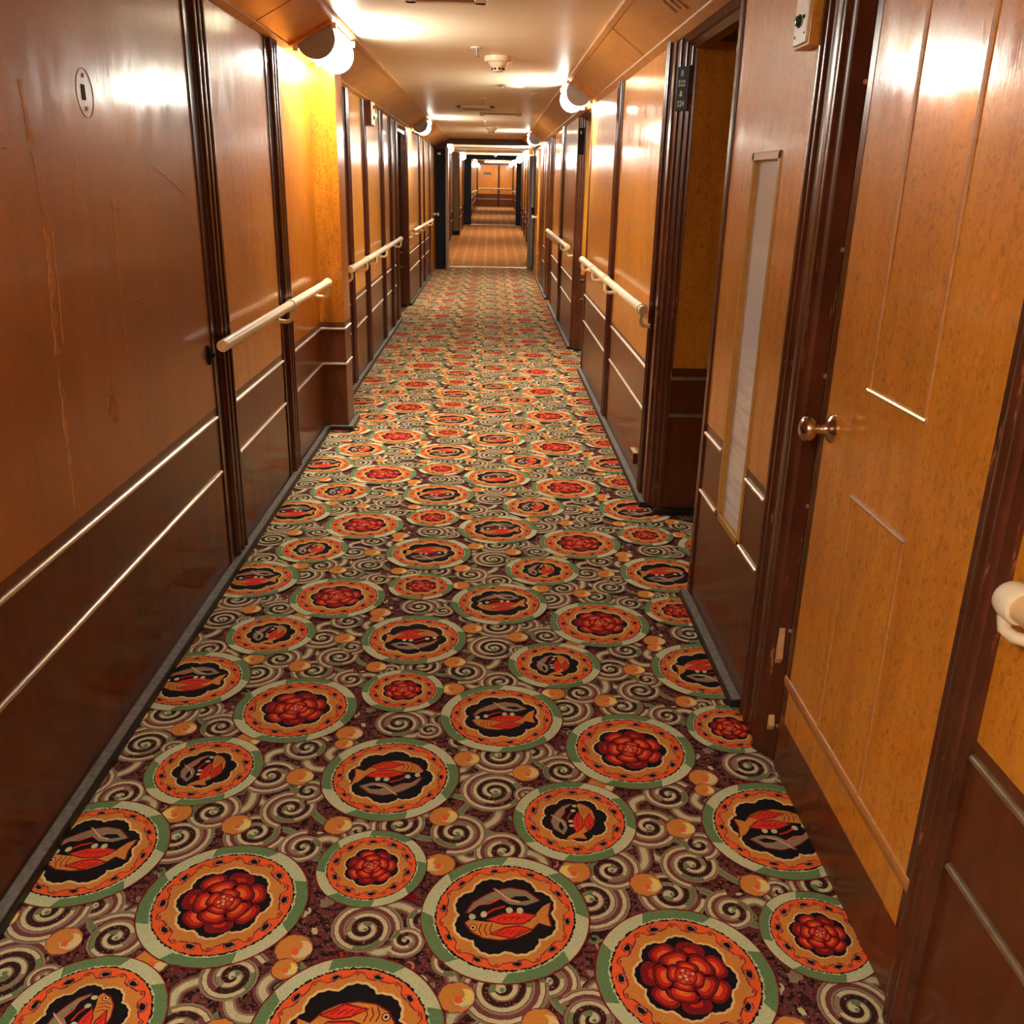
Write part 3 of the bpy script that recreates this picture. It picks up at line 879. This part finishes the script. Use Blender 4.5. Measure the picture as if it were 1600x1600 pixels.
baseboard('baseboard_right', [(XR, YB, 1.27), (XR, 2.50, 3.335), (XR, 4.40, 8.02), (XR, 9.15, 12.6), (XR, 13.32, 17.6)], -1, 'black baseboard with scuffed grey top along the right wall')

# ------------------------------------------------------------------ ceiling, coves, bulkheads
mb = MB(); mb.box(XL - .2, XR + .2, YB, YH, CZ, CZ + .12)
CEILING = structure(mb.build('ceiling', CEIL), 'cream painted ceiling')
mb = MB(); mb.box(-1.3, 1.3, YH, Y2, 2.36, 2.5); mb.build('far_ceiling', CEIL, CEILING)
for y in (20.2, 22.0, 23.9, 25.8, 27.7):
    mb = MB(); mb.box(-1.2, 1.1, y, y + .09, 2.315, 2.36); mb.build('ceiling_beam', CEIL, CEILING)
mb = MB(); mb.box(-1.1, 1.4, Y2, Y3 + .2, 2.62, 2.75); mb.build('far_ceiling', CEIL, CEILING)

def cove(name, X0, Z0, X1, Z1, s, joints, ya, yb, label):
    """wood cove: solid backing, facing panels between the joints, lower and upper lips"""
    ux, uz = X1 - X0, Z1 - Z0; L = sqrt(ux * ux + uz * uz); ux /= L; uz /= L
    nx, nz = (uz * s, -abs(ux))            # towards the corridor and down
    def P(t, n): return (X0 + ux * t + nx * n, Z0 + uz * t + nz * n)
    mb = MB(); mb.prism([P(0, 0), P(L, 0), (X1, CZ + .02), (X0 - s * .04, CZ + .02), (X0 - s * .04, Z0)], 'y', ya, yb)
    root = structure(mb.build(name, BACKING_WOOD), label)
    for a, b in zip(joints[:-1], joints[1:]):
        mb = MB(); mb.prism([P(.035, 0), P(.035, .010), P(L - .032, .010), P(L - .032, 0)], 'y', a + .008, b - .008)
        mb.build('cove_panel', COVE, root)
        mb = MB(); mb.prism([P(-.012, 0), P(-.012, .012), P(.028, .016), P(.034, .012), P(.034, 0)], 'y', a + .003, b - .003)
        mb.build('lower_lip', COVE, root)
        mb = MB(); mb.prism([P(L - .031, 0), P(L - .031, .013), P(L - .004, .016), P(L + .006, .012), P(L + .006, -.02)], 'y', a + .003, b - .003)
        mb.build('upper_lip', COVE, root)
    return root, P, L
CL, PL, LL = cove('trim_1', XL + .004, 2.19, XL + .272, CZ - .002, 1, [YB, -2.2, -1.4, 2.2, 4.49, 5.33, 6.0, 8.86, 11.33, 12.25, 13.2, 15.4, 17.2, YH], YB, YH, 'sloping wood cove over the left wall')
CR, PR, LR = cove('trim_2', XR - .004, 2.172, XR - .226, CZ - .002, -1, [YB, 1.0, 3.2, 5.19, 7.42, 8.05, 9.98, 13.02, 15.3, 17.0, YH], YB, YH, 'sloping wood cove over the right wall')
# raised battens on right cove panels
for (y, t0, t1) in ((5.50, .05, .17), (3.95, .06, .16)):
    mb = MB(); a = PR(t0, .009); b = PR(t1, .009)
    mb.tube([(a[0], y, a[1]), (b[0], y + .02, b[1])], .009, 8); mb.build('cove_batten', COVE, CR)
a0, a1, a2, a3 = PR(.08, .012), PR(.15, .012), PR(.15, .002), PR(.08, .002)
mb = MB()
mb.prism([a0, a1, a2, a3], 'y', 4.02, 4.05); mb.prism([a0, a1, a2, a3], 'y', 4.10, 4.13)
mb.build('cove_slot', FRAME, CR)

# bulkhead at the end of the near corridor
mb = MB(); mb.box(-1.3, 1.2, YH, YH + .22, 2.235, 2.50); BH = structure(mb.build('trim_3', MAHOG), 'dark lintel across the corridor under the ceiling end')
mb = MB(); mb.box(-1.3, -.84, YH, YH + .2, 0, 2.24); mb.build('bulkhead_jamb', FRAME, BH)
mb = MB(); mb.box(.79, 1.2, YH, YH + .2, 0, 2.24); mb.build('bulkhead_jamb', FRAME, BH)

# second passage walls
wl2 = MB()
wl2.box(-1.26, -1.06, YH + .2, 26.0, -.05, 2.45)
wl2.box(-1.26, -.87, 26.0, Y2, 0, 2.45)
FL = structure(wl2.build('wall_far_left', BACKING_WOOD), 'left wall of the far passage')
wr2 = MB(); wr2.box(.93, 1.15, YH + .2, Y2, -.05, 2.45)
FR = structure(wr2.build('wall_far_right', BACKING_WOOD), 'right wall of the far passage')
def farbay(wall, X, s, y0, y1, zf, up, top):
    mb = MB(); mb.box(X - s * .02, X, y0, y1, zf + .66, top); mb.build('upper_panel', up, wall)
    mb = MB(); mb.box(X - s * .02, X, y0, y1, zf - .1, zf + .66); mb.build('lower_panel', MAHOG, wall)
    for z in (.66, .43):
        bead(wall, X, s, y0 + .03, y1 - .03, zf + z)
for k in range(4):
    y0 = YH + .2 + k * 1.82; zf = .0287 * (y0 + .9 - YH)
    farbay(FL, -1.04, 1, y0, y0 + 1.72, zf, AMBER, 2.3)
    pilaster(FL, -1.04, 1, y0 + 1.72, y0 + 1.82, top=2.3)
    pass
for k in range(6):
    y0 = YH + .2 + k * 1.88; zf = .0287 * (y0 + .9 - YH)
    farbay(FR, .91, -1, y0, y0 + 1.74, zf, AMBER, 2.3)
    pilaster(FR, .91, -1, y0 + 1.74, y0 + 1.88, top=2.3)
for k in range(2):
    y0 = 26.0 + k * 2.0; zf = .0287 * (y0 + 1 - YH)
    farbay(FL, -.85, 1, y0 + .05, y0 + 1.9, zf, AMBER, 2.3)
    pilaster(FL, -.85, 1, y0 + 1.9, y0 + 2.0, top=2.3)
mb = MB(); mb.box(-1.05, -.868, 25.94, 26.0, .33, 2.3); mb.build('return_panel', OLIVE, FL)['label'] = 'olive painted return panel'
mb = MB(); mb.box(-1.05, -.86, 25.92, 26.0, .2, .33); mb.build('return_base', BLACK, FL)
mb = MB(); mb.box(-.87, -.845, 25.93, 26.05, .2, 2.3); mb.build('corner_post', FRAME, FL)
# second bulkhead
mb = MB(); mb.box(-1.2, 1.2, Y2, Y2 + .25, 2.245, 2.8); BH2 = structure(mb.build('trim_4', FIREBLACK), 'black lintel over the second doorway')
mb = MB(); mb.box(-1.2, -.625, Y2, Y2 + .25, .3, 2.25); mb.build('bulkhead_jamb', FIREBLACK, BH2)
mb = MB(); mb.box(.765, 1.3, Y2, Y2 + .25, .3, 2.25); mb.build('bulkhead_jamb', FIREBLACK, BH2)
# third passage
mb = MB(); mb.box(-1.0, -.77, Y2 + .25, Y3 + .2, .25, 2.7); FL3 = structure(mb.build('wall_end_left', MAHOG), 'left wall of the lobby at the corridor end')
mb = MB(); mb.box(1.12, 1.35, Y2 + .25, Y3 + .2, .25, 2.7); FR3 = structure(mb.build('wall_end_right', MAHOG), 'right wall of the lobby at the corridor end')
for (wall, X, s) in ((FL3, -.75, 1), (FR3, 1.10, -1)):
    for k in range(6):
        y0 = Y2 + .25 + k * 3.1
        farbay(wall, X, s, y0, y0 + 2.9, .33 + .0053 * (y0 + 1.5 - Y2), HONEY, 2.43)
mb = MB(); mb.box(-1.0, 1.35, Y3, Y3 + .2, .35, 2.7); WE = structure(mb.build('wall_end', MAHOG), 'amber panelled wall closing the corridor far away')
for (a, b) in ((-.68, .31), (.42, 1.05)):
    mb = MB(); mb.box(a, b, Y3 - .02, Y3, 1.065, 2.43); mb.build('upper_panel', AMBER, WE)
    mb = MB(); mb.box(a, b, Y3 - .03, Y3, .815, .832); mb.build('bead_moulding', SILVER, WE)
mb = MB(); mb.box(.32, .41, Y3 - .03, Y3, .44, 2.43); mb.build('pilaster', REED, WE)
# wall behind the camera
mb = MB(); mb.box(XL - .2, XR + .2, YB - .1, YB, 0, 2.4); structure(mb.build('wall_back', AMBER), 'panelled wall behind the viewer')

# ------------------------------------------------------------------ near door
D = empty('door_1', (XR + .015, 1.80, 0), 'amber cabin door on the right with a round nickel knob', 'door')
del D['category']; D['kind'] = 'structure'
DX = XR + .015
def drel(o): o.location = (-DX, -1.80, 0); return o
mb = MB(); mb.box(DX, DX + .045, 1.404, 2.20, .0, 2.06); drel(mb.build('door_leaf', AMBER, D))
mb = MB(); mb.box(DX - .002, DX + .01, 1.404, 2.195, .005, .170); drel(mb.build('kick_board', MAHOG, D))
mb = MB(); mb.prism([(DX, .300), (DX - .004, .296), (DX - .006, .285), (DX - .003, .270), (DX, .262)], 'y', 1.404, 2.195); drel(mb.build('worn_rail', RAILWOOD if False else COVE, D))
# edge banding in darker wood on the near stile
mb = MB(); mb.box(DX - .0012, DX + .01, 1.404, 1.425, .17, 2.06); drel(mb.build('edge_band', FRAME, D))
mb = MB(); mb.box(DX - .0012, DX + .01, 2.165, 2.195, .17, 2.06); drel(mb.build('edge_band', FRAME, D))
def groove(y, z0, z1):
    mb = MB(); mb.prism([(DX, y - .006), (DX - .004, y - .004), (DX - .004, y - .0005), (DX - .0005, y), (DX - .004, y + .0005), (DX - .003, y + .004), (DX, y + .006)], 'z', z0, z1)
    drel(mb.build('panel_groove', COVE, D))
for y in (1.937, 1.672):
    groove(y, 1.145, 2.02); groove(y, .30, .90)
for (z) in (1.145, .900):
    mb = MB(); mb.tube([(DX, 1.662, z), (DX, 1.946, z)], .006, 8); drel(mb.build('bead_moulding', SILVER, D, smooth=True))
# knob
K = (DX, 2.118, 1.012)
mb = MB(); mb.lathe([(0, .034), (.004, .034), (.008, .030), (.012, .022), (.020, .014), (.040, .011), (.044, .012)], K, (-1, 0, 0), 28); kn = drel(mb.build('knob', NICKEL, D, smooth=True))
mb = MB(); mb.lathe([(.042, .011), (.046, .022), (.054, .029), (.064, .031), (.072, .027), (.078, .017), (.080, .006)], K, (-1, 0, 0), 28); mb.build('knob_ball', NICKEL, kn, smooth=True)

# ------------------------------------------------------------------ far doors
def fardoor(name, X, s, y0, y1, mat, label, knob_y, zk=1.0):
    d = empty(name, (X, (y0 + y1) / 2, 0), label, 'door'); del d['category']; d['kind'] = 'structure'
    mb = MB(); mb.box(X - s * .03, X + s * .006, y0, y1, .03, 2.12); mb.build('door_leaf', mat, d).location = (-X, -(y0 + y1) / 2, 0)
    mb = MB(); mb.lathe([(0, .034), (.006, .034), (.012, .014), (.045, .012), (.050, .024), (.062, .032), (.076, .030), (.084, .014)], (X + s * .006, knob_y, zk), (s, 0, 0), 16)
    mb.build('knob', CREAM, d, smooth=True).location = (-X, -(y0 + y1) / 2, 0)
    return d
fardoor('door_2', XL + .02, 1, 17.0, 17.92, HONEY, 'amber door with cream knob before the black fire door on the left', 17.75, 1.0)
fardoor('door_3', XR - .02, -1, 16.3, 17.3, HONEY, 'amber door with cream knob beside the grey fire door post on the right', 16.6, 1.02)
# black fire door on the left, folded into the passage
mb = MB(); mb.box(-1.04, -.815, 17.93, 17.99, .015, 2.13)
d = structure(mb.build('door_4', FIREBLACK, bevel=.004), 'black fire door standing open on the left')
mb = MB(); mb.box(-.845, -.80, 17.90, 18.46, .012, 2.16); mb.build('door_edge_post', GREY, d)
mb = MB(); mb.box(-.99, -.93, 17.90, 17.93, 2.03, 2.06); mb.build('closer_arm', NICKEL, d)
# grey steel door on the right
mb = MB(); mb.box(.70, .80, 18.12, 18.40, .06, 2.05)
d = structure(mb.build('door_5', GREY, bevel=.01), 'grey steel fire door standing open on the right')
mb = MB(); mb.tube([(.72, 18.1, .004), (.72, 18.1, 2.05)], .022, 12); mb.build('door_edge_post', GREY, d, smooth=True)
mb = MB(); mb.box(.755, .80, 18.08, 18.12, 1.02, 1.15); mb.build('lock_case', BLACK, d)
mb = MB(); mb.box(.755, .80, 18.07, 18.12, 1.15, 1.165); mb.build('lock_plate', NICKEL, d)

# ------------------------------------------------------------------ wall lights
def lamp_parts(root, P, L, s, length=.66):
    """half-round glass fixture on a backing board lying on the cove; local origin = cove foot point, y = near end"""
    ox, oz = P(0, 0)
    def Q(t, n): q = P(t, n); return (q[0] - ox, q[1] - oz)
    c = L * .53; R = .098
    mb = MB(); mb.prism([Q(.03, .010), Q(.03, .024), Q(L - .03, .024), Q(L - .03, .010)], 'y', -.06, length + .08); mb.build('backing_board', HONEY, root)
    def dprof(r, base=.022, n=20):
        pts = []
        for k in range(n + 1):
            a = pi * k / n
            pts.append(Q(c - r * cos(a), base + r * .98 * sin(a) + .018))
        return [Q(c - r, base)] + pts + [Q(c + r, base)]
    mb = MB(); mb.prism(dprof(R), 'y', .006, length); gl = mb.build('diffuser', GLOW, root, smooth=True)
    mb = MB(); mb.prism(dprof(R * 1.03), 'y', -.008, .006); mb.build('end_cap', CAPGREY, root)
    mb = MB(); mb.prism(dprof(R * 1.03), 'y', length, length + .014); mb.build('end_cap', CAPGREY, root)
    for yy in (.055, length - .055):
        pts = dprof(R * 1.012)[1:-1]
        mb = MB(); mb.tube([(x, yy, z) for x, z in pts], .0025, 6); mb.build('glass_band', BRASS, root)
    for t in (c - R - .014, c + R + .014):
        for yy in (-.012, length - .01):
            q = Q(t, .034)
            mb = MB(); mb.box(q[0] - .013, q[0] + .013, yy, yy + .03, q[1] - .016, q[1] + .014); mb.build('clip', BRASS, root)
def wall_light(P, L, s, y, label, length=.66):
    ox, oz = P(0, 0)
    r = empty('wall_light', (ox, y, oz), label, 'light', 'half-round corridor lights on the coves')
    lamp_parts(r, P, L, s, length)
    return r
WLL = wall_light(PL, LL, 1, 5.22, 'nearest left corridor light, white half-round glass with grey end, above the handrail')
WLR = wall_light(PR, LR, -1, 7.70, 'nearest right corridor light, white half-round glass beside the upper cabin entry sign')
lx, lz = PL(0, 0); rx, rz = PR(0, 0)
dup(WLL, (lx, 12.42, lz), 'second left corridor light, small, over the far left handrail')
dup(WLL, (lx, -0.75, lz), 'left corridor light beside the viewer')
dup(WLR, (rx, -2.6, rz), 'added unseen corridor light on the right behind the viewer')  # unseen fitting, added to brighten the near end
dup(WLR, (rx, 15.15, rz), 'second right corridor light, small, just before the dark lintel')
def far_light(x, y, z, s, label):
    """far lamps seen a few pixels large: glass cylinder on a short board"""
    r = empty('wall_light', (x, y, z), label, 'light', 'small lights in the far passages')
    mb = MB(); mb.box(-s * .16, -s * .04, -.02, .62, .0, .12); mb.build('backing_board', HONEY, r)
    mb = MB(); mb.lathe([(0, .06), (.02, .09), (.5, .09), (.56, .05)], (0, 0, 0), (0, 1, 0), 16); mb.build('diffuser', GLOW_FAR, r, smooth=True)
    return r
f1 = far_light(-.90, 20.4, 2.235, 1, 'first small light on the left past the dark lintel')
far_light(-.79, 26.3, 2.235, 1, 'left light of the bright pair at the second doorway')
far_light(.77, 21.5, 2.16, -1, 'bright light half hidden by the grey post on the right')
far_light(.77, 27.0, 2.20, -1, 'right light before the second black doorway')
far_light(-.615, 35.0, 2.28, 1, 'left light inside the end lobby, nearer one')
far_light(-.66, 45.5, 2.35, 1, 'left light inside the end lobby, farthest one')
far_light(.84, 37.0, 2.32, -1, 'right light inside the end lobby, nearer one')
far_light(.90, 45.5, 2.38, -1, 'right light inside the end lobby, farthest one')
FX = empty('fluorescent_light', (.29, 47.9, 2.615), 'long white fluorescent fitting on the lobby ceiling before the end wall', 'light')
mb = MB(); mb.box(-.66, .66, -.1, .1, -.04, 0); mb.build('housing', CEILWHITE, FX)
for yy in (-.05, .05):
    mb = MB(); mb.tube([(-.62, yy, -.065), (.62, yy, -.065)], .02, 10); mb.build('tube', TUBE, FX)
for xx in (-.65, .65):
    mb = MB(); mb.box(xx - .02, xx + .02, -.09, .09, -.10, -.03); mb.build('end_cap', CEILWHITE, FX)

# ------------------------------------------------------------------ handrails
def handrail(x, wx, s, z, y0, y1, brackets, label, near_cap=True, r=.0225, group='cream handrails'):
    root = empty('handrail', (x, y0, z), label, 'handrail', group)
    L = y1 - y0
    mb = MB(); mb.tube([(0, 0, 0), (0, L, 0)], r, 20); mb.build('rail', CREAM, root, smooth=True)
    for e in ((0,) if near_cap else ()):
        mb = MB(); mb.lathe([(-.004, r * .6), (-.003, r * .96), (.002, r)], (0, e, 0), (0, 1, 0), 20); mb.build('end_cap', RAILWOOD, root)
    w = wx - x
    for yb in brackets:
        q = yb - y0
        mb = MB()
        mb.lathe([(-.018, r * .9), (-.016, r * 1.22), (.016, r * 1.22), (.018, r * .9)], (0, q, 0), (0, 1, 0), 24)
        arm = [(0, q, -r), (-w * .04, q, -.050), (0, q, -.068), (w * .16, q, -.080), (w * .40, q, -.084), (w * .75, q, -.082), (w, q, -.078)]
        mb.tube(arm, .0105, 10)
        b = mb.build('bracket', CREAM, root, smooth=True)
        mb = MB(); mb.lathe([(0, .020), (.004, .020), (.008, .013)], (w, q, -.078), (s, 0, 0), 14); mb.build('wall_plate', CREAM, b, smooth=True)
    return root
handrail(-1.0, XL, 1, .957, 3.46, 5.83, (4.70, 5.78), 'cream handrail on the near left wall, ending at the projecting column')
handrail(-1.0, XL, 1, .953, 6.74, 10.66, (6.80, 7.66, 8.28, 9.12, 10.60), 'cream handrail on the left wall beyond the projecting column')
handrail(-1.0, XL, 1, .95, 12.44, 16.40, (12.5, 13.4, 14.4, 16.34), 'short looking cream handrail farthest along the left wall')
handrail(.745, XR, -1, .985, 4.50, 7.70, (4.56, 6.05, 6.85, 7.66), 'cream handrail on the right wall beyond the numbered entry sign')
handrail(.745, XR, -1, .985, 9.20, 12.60, (9.25, 10.1, 11.2, 12.0, 12.56), 'cream handrail on the right wall past the second entry')
handrail(-.69, -.75, 1, 1.24, 33.5, 46.5, (34, 40, 46), 'cream handrail on the left of the end lobby')
handrail(1.04, 1.10, -1, 1.24, 36, 46.5, (37, 41, 46), 'cream handrail on the right of the end lobby')
hr = empty('handrail', (-.66, Y3 - .07, 1.325), 'cream handrail across the far end wall', 'handrail', 'cream handrails')
mb = MB(); mb.tube([(0, 0, 0), (1.66, 0, 0)], .024, 12); mb.build('rail', CREAM, hr, smooth=True)
for xx in (.05, .83, 1.6):
    mb = MB(); mb.tube([(xx, 0, 0), (xx, .0, -.07), (xx, .05, -.09)], .016, 8); mb.build('bracket', CREAM, hr)
# nearest right rail: elbow end by the door frame
nr = empty('handrail', (.742, 1.15, 1.012), 'cream handrail end with white elbow at the right edge beside the door frame', 'handrail', 'cream handrails')
mb = MB(); mb.tube([(0, -.01, 0), (0, -2.6, 0)], .0205, 20); mb.build('rail', RAILWOOD, nr, smooth=True)
mb = MB()
mb.lathe([(-.020, .026), (-.016, .028), (.004, .0285), (.016, .026), (.025, .018), (.029, .007)], (0, 0, 0), (0, 1, 0), 24)
mb.tube([(0, .006, -.012), (-.003, .012, -.030), (-.002, .010, -.046), (.010, .004, -.056), (.030, -.006, -.059), (.068, -.026, -.059)], [.016, .011, .0095, .0095, .0095, .010], 12)
e = mb.build('end_elbow', IVORY, nr, smooth=True); e['label'] = 'white elbow bracket'
mb = MB(); mb.lathe([(0, .026), (.006, .026), (.010, .014)], (.068, -.026, -.059), (-1, 0, 0), 16); mb.build('wall_plate', IVORY, e, smooth=True)
mb = MB(); mb.lathe([(0, .005), (.004, .004)], (-.010, .018, -.022), (-.7, .7, 0), 10); mb.build('set_screw', BLACK, e)
mb = MB(); mb.tube([(.0, -2.55, -.02), (.0, -2.55, -.06), (.068, -2.55, -.06)], .012, 10); mb.build('bracket', IVORY, nr, smooth=True)

# ------------------------------------------------------------------ ceiling fittings
def smoke(x, y, zc, label, R=.092, mat=CEILWHITE):
    r = empty('smoke_detector', (x, y, zc), label, 'smoke detector', 'ceiling smoke detectors')
    mb = MB(); mb.lathe([(0, R), (.028, R), (.034, R * .94)], (0, 0, 0), (0, 0, -1), 32); mb.build('base', mat, r, smooth=True)
    mb = MB(); mb.lathe([(.032, R * .80), (.044, R * .66), (.052, R * .62), (.066, R * .44)], (0, 0, 0), (0, 0, -1), 32); mb.build('cone', mat, r, smooth=True)
    mb = MB(); mb.lathe([(.064, R * .42), (.084, R * .40), (.090, R * .32)], (0, 0, 0), (0, 0, -1), 24); c = mb.build('sensor_head', mat, r, smooth=True)
    for k in range(8):
        a = 2 * pi * k / 8 + .2
        mb = MB(); x0, y0 = R * .405 * cos(a), R * .405 * sin(a)
        mb.box(x0 - .007, x0 + .007, y0 - .007, y0 + .007, -.080, -.069); mb.build('vent_slot', BLACK, c)
    return r
smoke(.035, 6.66, CZ, 'large cream smoke detector nearest on the ceiling')
smoke(-.01, 14.6, CZ, 'small smoke detector on the ceiling close to the dark lintel')
smoke(.10, 28.2, 2.36, 'tiny smoke detector above the second black doorway')
def sprinkler(x, y, label):
    r = empty('sprinkler', (x, y, CZ), label, 'sprinkler', 'ceiling sprinklers')
    mb = MB(); mb.lathe([(0, .038), (.004, .038), (.007, .030)], (0, 0, 0), (0, 0, -1), 24); mb.build('escutcheon', CEILWHITE, r, smooth=True)
    mb = MB(); mb.lathe([(.006, .010), (.020, .009), (.022, .004), (.048, .004)], (0, 0, 0), (0, 0, -1), 12)
    mb.tube([(-.012, 0, -.02), (-.013, 0, -.035), (0, 0, -.05)], .003, 6); mb.tube([(.012, 0, -.02), (.013, 0, -.035), (0, 0, -.05)], .003, 6)
    mb.build('head', GREY, r)
    mb = MB(); mb.lathe([(.048, .018), (.051, .018)], (0, 0, 0), (0, 0, -1), 12); mb.build('deflector', GREY, r)
    return r
sprinkler(-.10, 6.25, 'sprinkler left of the large smoke detector')
sprinkler(.38, 9.17, 'sprinkler near the right cove, behind the round cover plate')
sprinkler(-.095, 9.85, 'sprinkler on the ceiling just before the rectangular vent')
sprinkler(-.08, 13.3, 'sprinkler in front of the small far smoke detector')
cv = empty('cover_plate', (.165, 8.48, CZ), 'white round cover plate on the ceiling in the right lamp light', 'cover plate')
mb = MB(); mb.lathe([(0, .10), (.010, .10), (.016, .085), (.018, .02)], (0, 0, 0), (0, 0, -1), 36); mb.build('plate', CEILWHITE, cv, smooth=True)
mb = MB(); mb.lathe([(.017, .008), (.024, .006)], (-.085, 0, 0), (0, 0, -1), 10); mb.build('screw', NICKEL, cv)
def vent(x0, x1, y0, y1, label):
    r = empty('ceiling_vent', ((x0 + x1) / 2, (y0 + y1) / 2, CZ), label, 'vent')
    hx, hy = (x1 - x0) / 2, (y1 - y0) / 2
    mb = MB()
    for (a, b, c, d) in ((-hx, hx, -hy, -hy + .05), (-hx, hx, hy - .05, hy), (-hx, -hx + .05, -hy, hy), (hx - .05, hx, -hy, hy)):
        mb.box(a, b, c, d, -.018, 0)
    mb.build('frame', CEILWHITE, r, bevel=.003)
    mb = MB(); mb.box(-hx + .04, hx - .04, -hy + .04, hy - .04, -.006, 0); mb.build('grille', VENTGREY, r)
    return r
vent(-.385, .02, 10.75, 11.3, 'flush rectangular vent in the ceiling between two sprinklers')
vent(-.40, -.036, 4.25, 4.72, 'ceiling vent whose edge shows at the top of the view')
cd = empty('conduit', (.105, 11.72, CZ), 'cream surface conduit with two end boxes across the ceiling', 'conduit')
mb = MB(); mb.tube([(-.22, 0, -.012), (.22, 0, -.012)], .010, 8); mb.build('pipe', VENTGREY, cd)
for xx in (-.225, .21):
    mb = MB(); mb.box(xx - .03, xx + .03, -.03, .03, -.035, 0); mb.build('junction_box', CEILWHITE, cd, bevel=.004)

# ------------------------------------------------------------------ signs
def text_mesh(body, size):
    cu = bpy.data.curves.new('lettering', 'FONT')
    cu.body = body; cu.size = size; cu.align_x = 'CENTER'; cu.align_y = 'CENTER'; cu.extrude = .0006
    tmp = bpy.data.objects.new('lettering', cu); COL.objects.link(tmp)
    bpy.context.view_layer.update()
    me = bpy.data.meshes.new_from_object(tmp.evaluated_get(bpy.context.evaluated_depsgraph_get()))
    bpy.data.objects.remove(tmp)
    me.materials.clear(); me.materials.append(LETTER)
    return me
def room_sign(x, y, z, rows, label, ang, w=.072, h=.176, sz=.034):
    """plaque on a splayed jamb; ang turns its face from -X towards the camera"""
    r = empty('room_sign', (x, y, z), label, 'sign')
    r.rotation_euler = (0, 0, ang)
    mb = MB(); mb.box(-.006, 0, -w / 2, w / 2, -h / 2, h / 2); mb.build('plaque', BLACK, r, bevel=.0012)
    mb = MB(); mb.box(-.004, .004, -w / 2 - .004, -w / 2, -h / 2 - .003, h / 2 + .003); mb.build('plaque_edge', FRAME, r)
    for (row, dz, xs) in rows:
        o = bpy.data.objects.new('lettering', text_mesh(row, sz)); COL.objects.link(o); o.parent = r
        m = Matrix(((0, 0, -1, -.0066), (-1, 0, 0, 0.004), (0, 1, 0, dz), (0, 0, 0, 1)))
        o.matrix_local = m @ Matrix.Diagonal((xs, 1, 1, 1))
    return r
A1 = atan2(.06, .085)
rows = [('B', .061, .85), ('322', .020, .85), ('&', -.020, .85), ('324', -.061, .85)]
room_sign(XR + .018, 4.350, 1.955, rows, 'black room sign reading B 322 & 324 on the entry jamb', A1)
room_sign(XR + .018, 9.10, 1.935, [('B', .075, .85), ('', .03, .8)], 'small distant black room sign on the second entry jamb', A1, .08, .23, .042)

# alarm boxes ---------------------------------------------------------------
def alarm_box(x, y0, y1, z0, z1, s, d, label):
    yc = (y0 + y1) / 2
    r = empty('alarm_box', (x, yc, z0), label, 'alarm box')
    hw = (y1 - y0) / 2; H = z1 - z0
    mb = MB(); mb.box(0, s * (d - .006), -hw, hw, 0, H); mb.build('case', AMBER if s < 0 else FRAME, r, bevel=.002)
    mb = MB(); mb.box(s * (d - .006), s * d, -hw + .006, hw - .006, .008, H - .006); mb.build('face_plate', IVORY, r, bevel=.0012)
    for (z, mt, nm) in ((.062, GREENB, 'green_button'), (.145, REDB, 'red_button')):
        mb = MB(); mb.lathe([(0, .016), (.003, .016), (.004, .013), (.009, .012), (.011, .007)], (s * d, .012, z), (s, 0, 0), 18); mb.build(nm, mt, r, smooth=True)
        mb = MB(); mb.lathe([(0, .005), (.003, .004)], (s * d, -.022, z + .006), (s, 0, 0), 10); mb.build('indicator', BLACK, r)
    for (yy, zz) in ((-.036, .030), (.038, .028)):
        mb = MB(); mb.lathe([(0, .003), (.0015, .0025)], (s * d, yy, zz), (s, 0, 0), 8); mb.build('screw', BLACK, r)
    return r
alarm_box(XR, 2.50, 2.612, 1.888, 2.12, -1, .040, 'wood alarm box with ivory face, green and red buttons beside the door frame')
alarm_box(XL + .004, 8.36, 8.60, 1.995, 2.185, 1, .055, 'dark sided call box with pale face on the left wall below the cove')
# door stop on the right dado
ds = empty('door_stop', (XR, 4.83, .125), 'small wooden block stop low on the right wall by the entry', 'door stop')
mb = MB(); mb.box(-.022, 0, -.055, .055, 0, .062); mb.build('block', FRAME, ds, bevel=.002)
mb = MB(); mb.box(-.0225, 0, -.0555, .0555, .060, .064); mb.build('worn_top', RAILWOOD, ds)
# plaque on the end wall
pq = MB(); pq.box(-.40, -.02, Y3 - .035, Y3 - .02, 1.97, 2.09)
tag(pq.build('wall_plaque', OLIVE), 'small dull plaque on the far amber end wall', 'plaque')
# thin pale strip inside the first entry
pp = MB(); pp.box(XR + .040, XR + .075, 3.44, 3.46, 1.90, 2.10)
pp.box(XR + .020, XR + .080, 3.30, 3.455, 1.99, 2.01)
tag(pp.build('pale_strip', IVORY), 'thin pale strip inside the first cabin entry beside the window panel', 'plate')
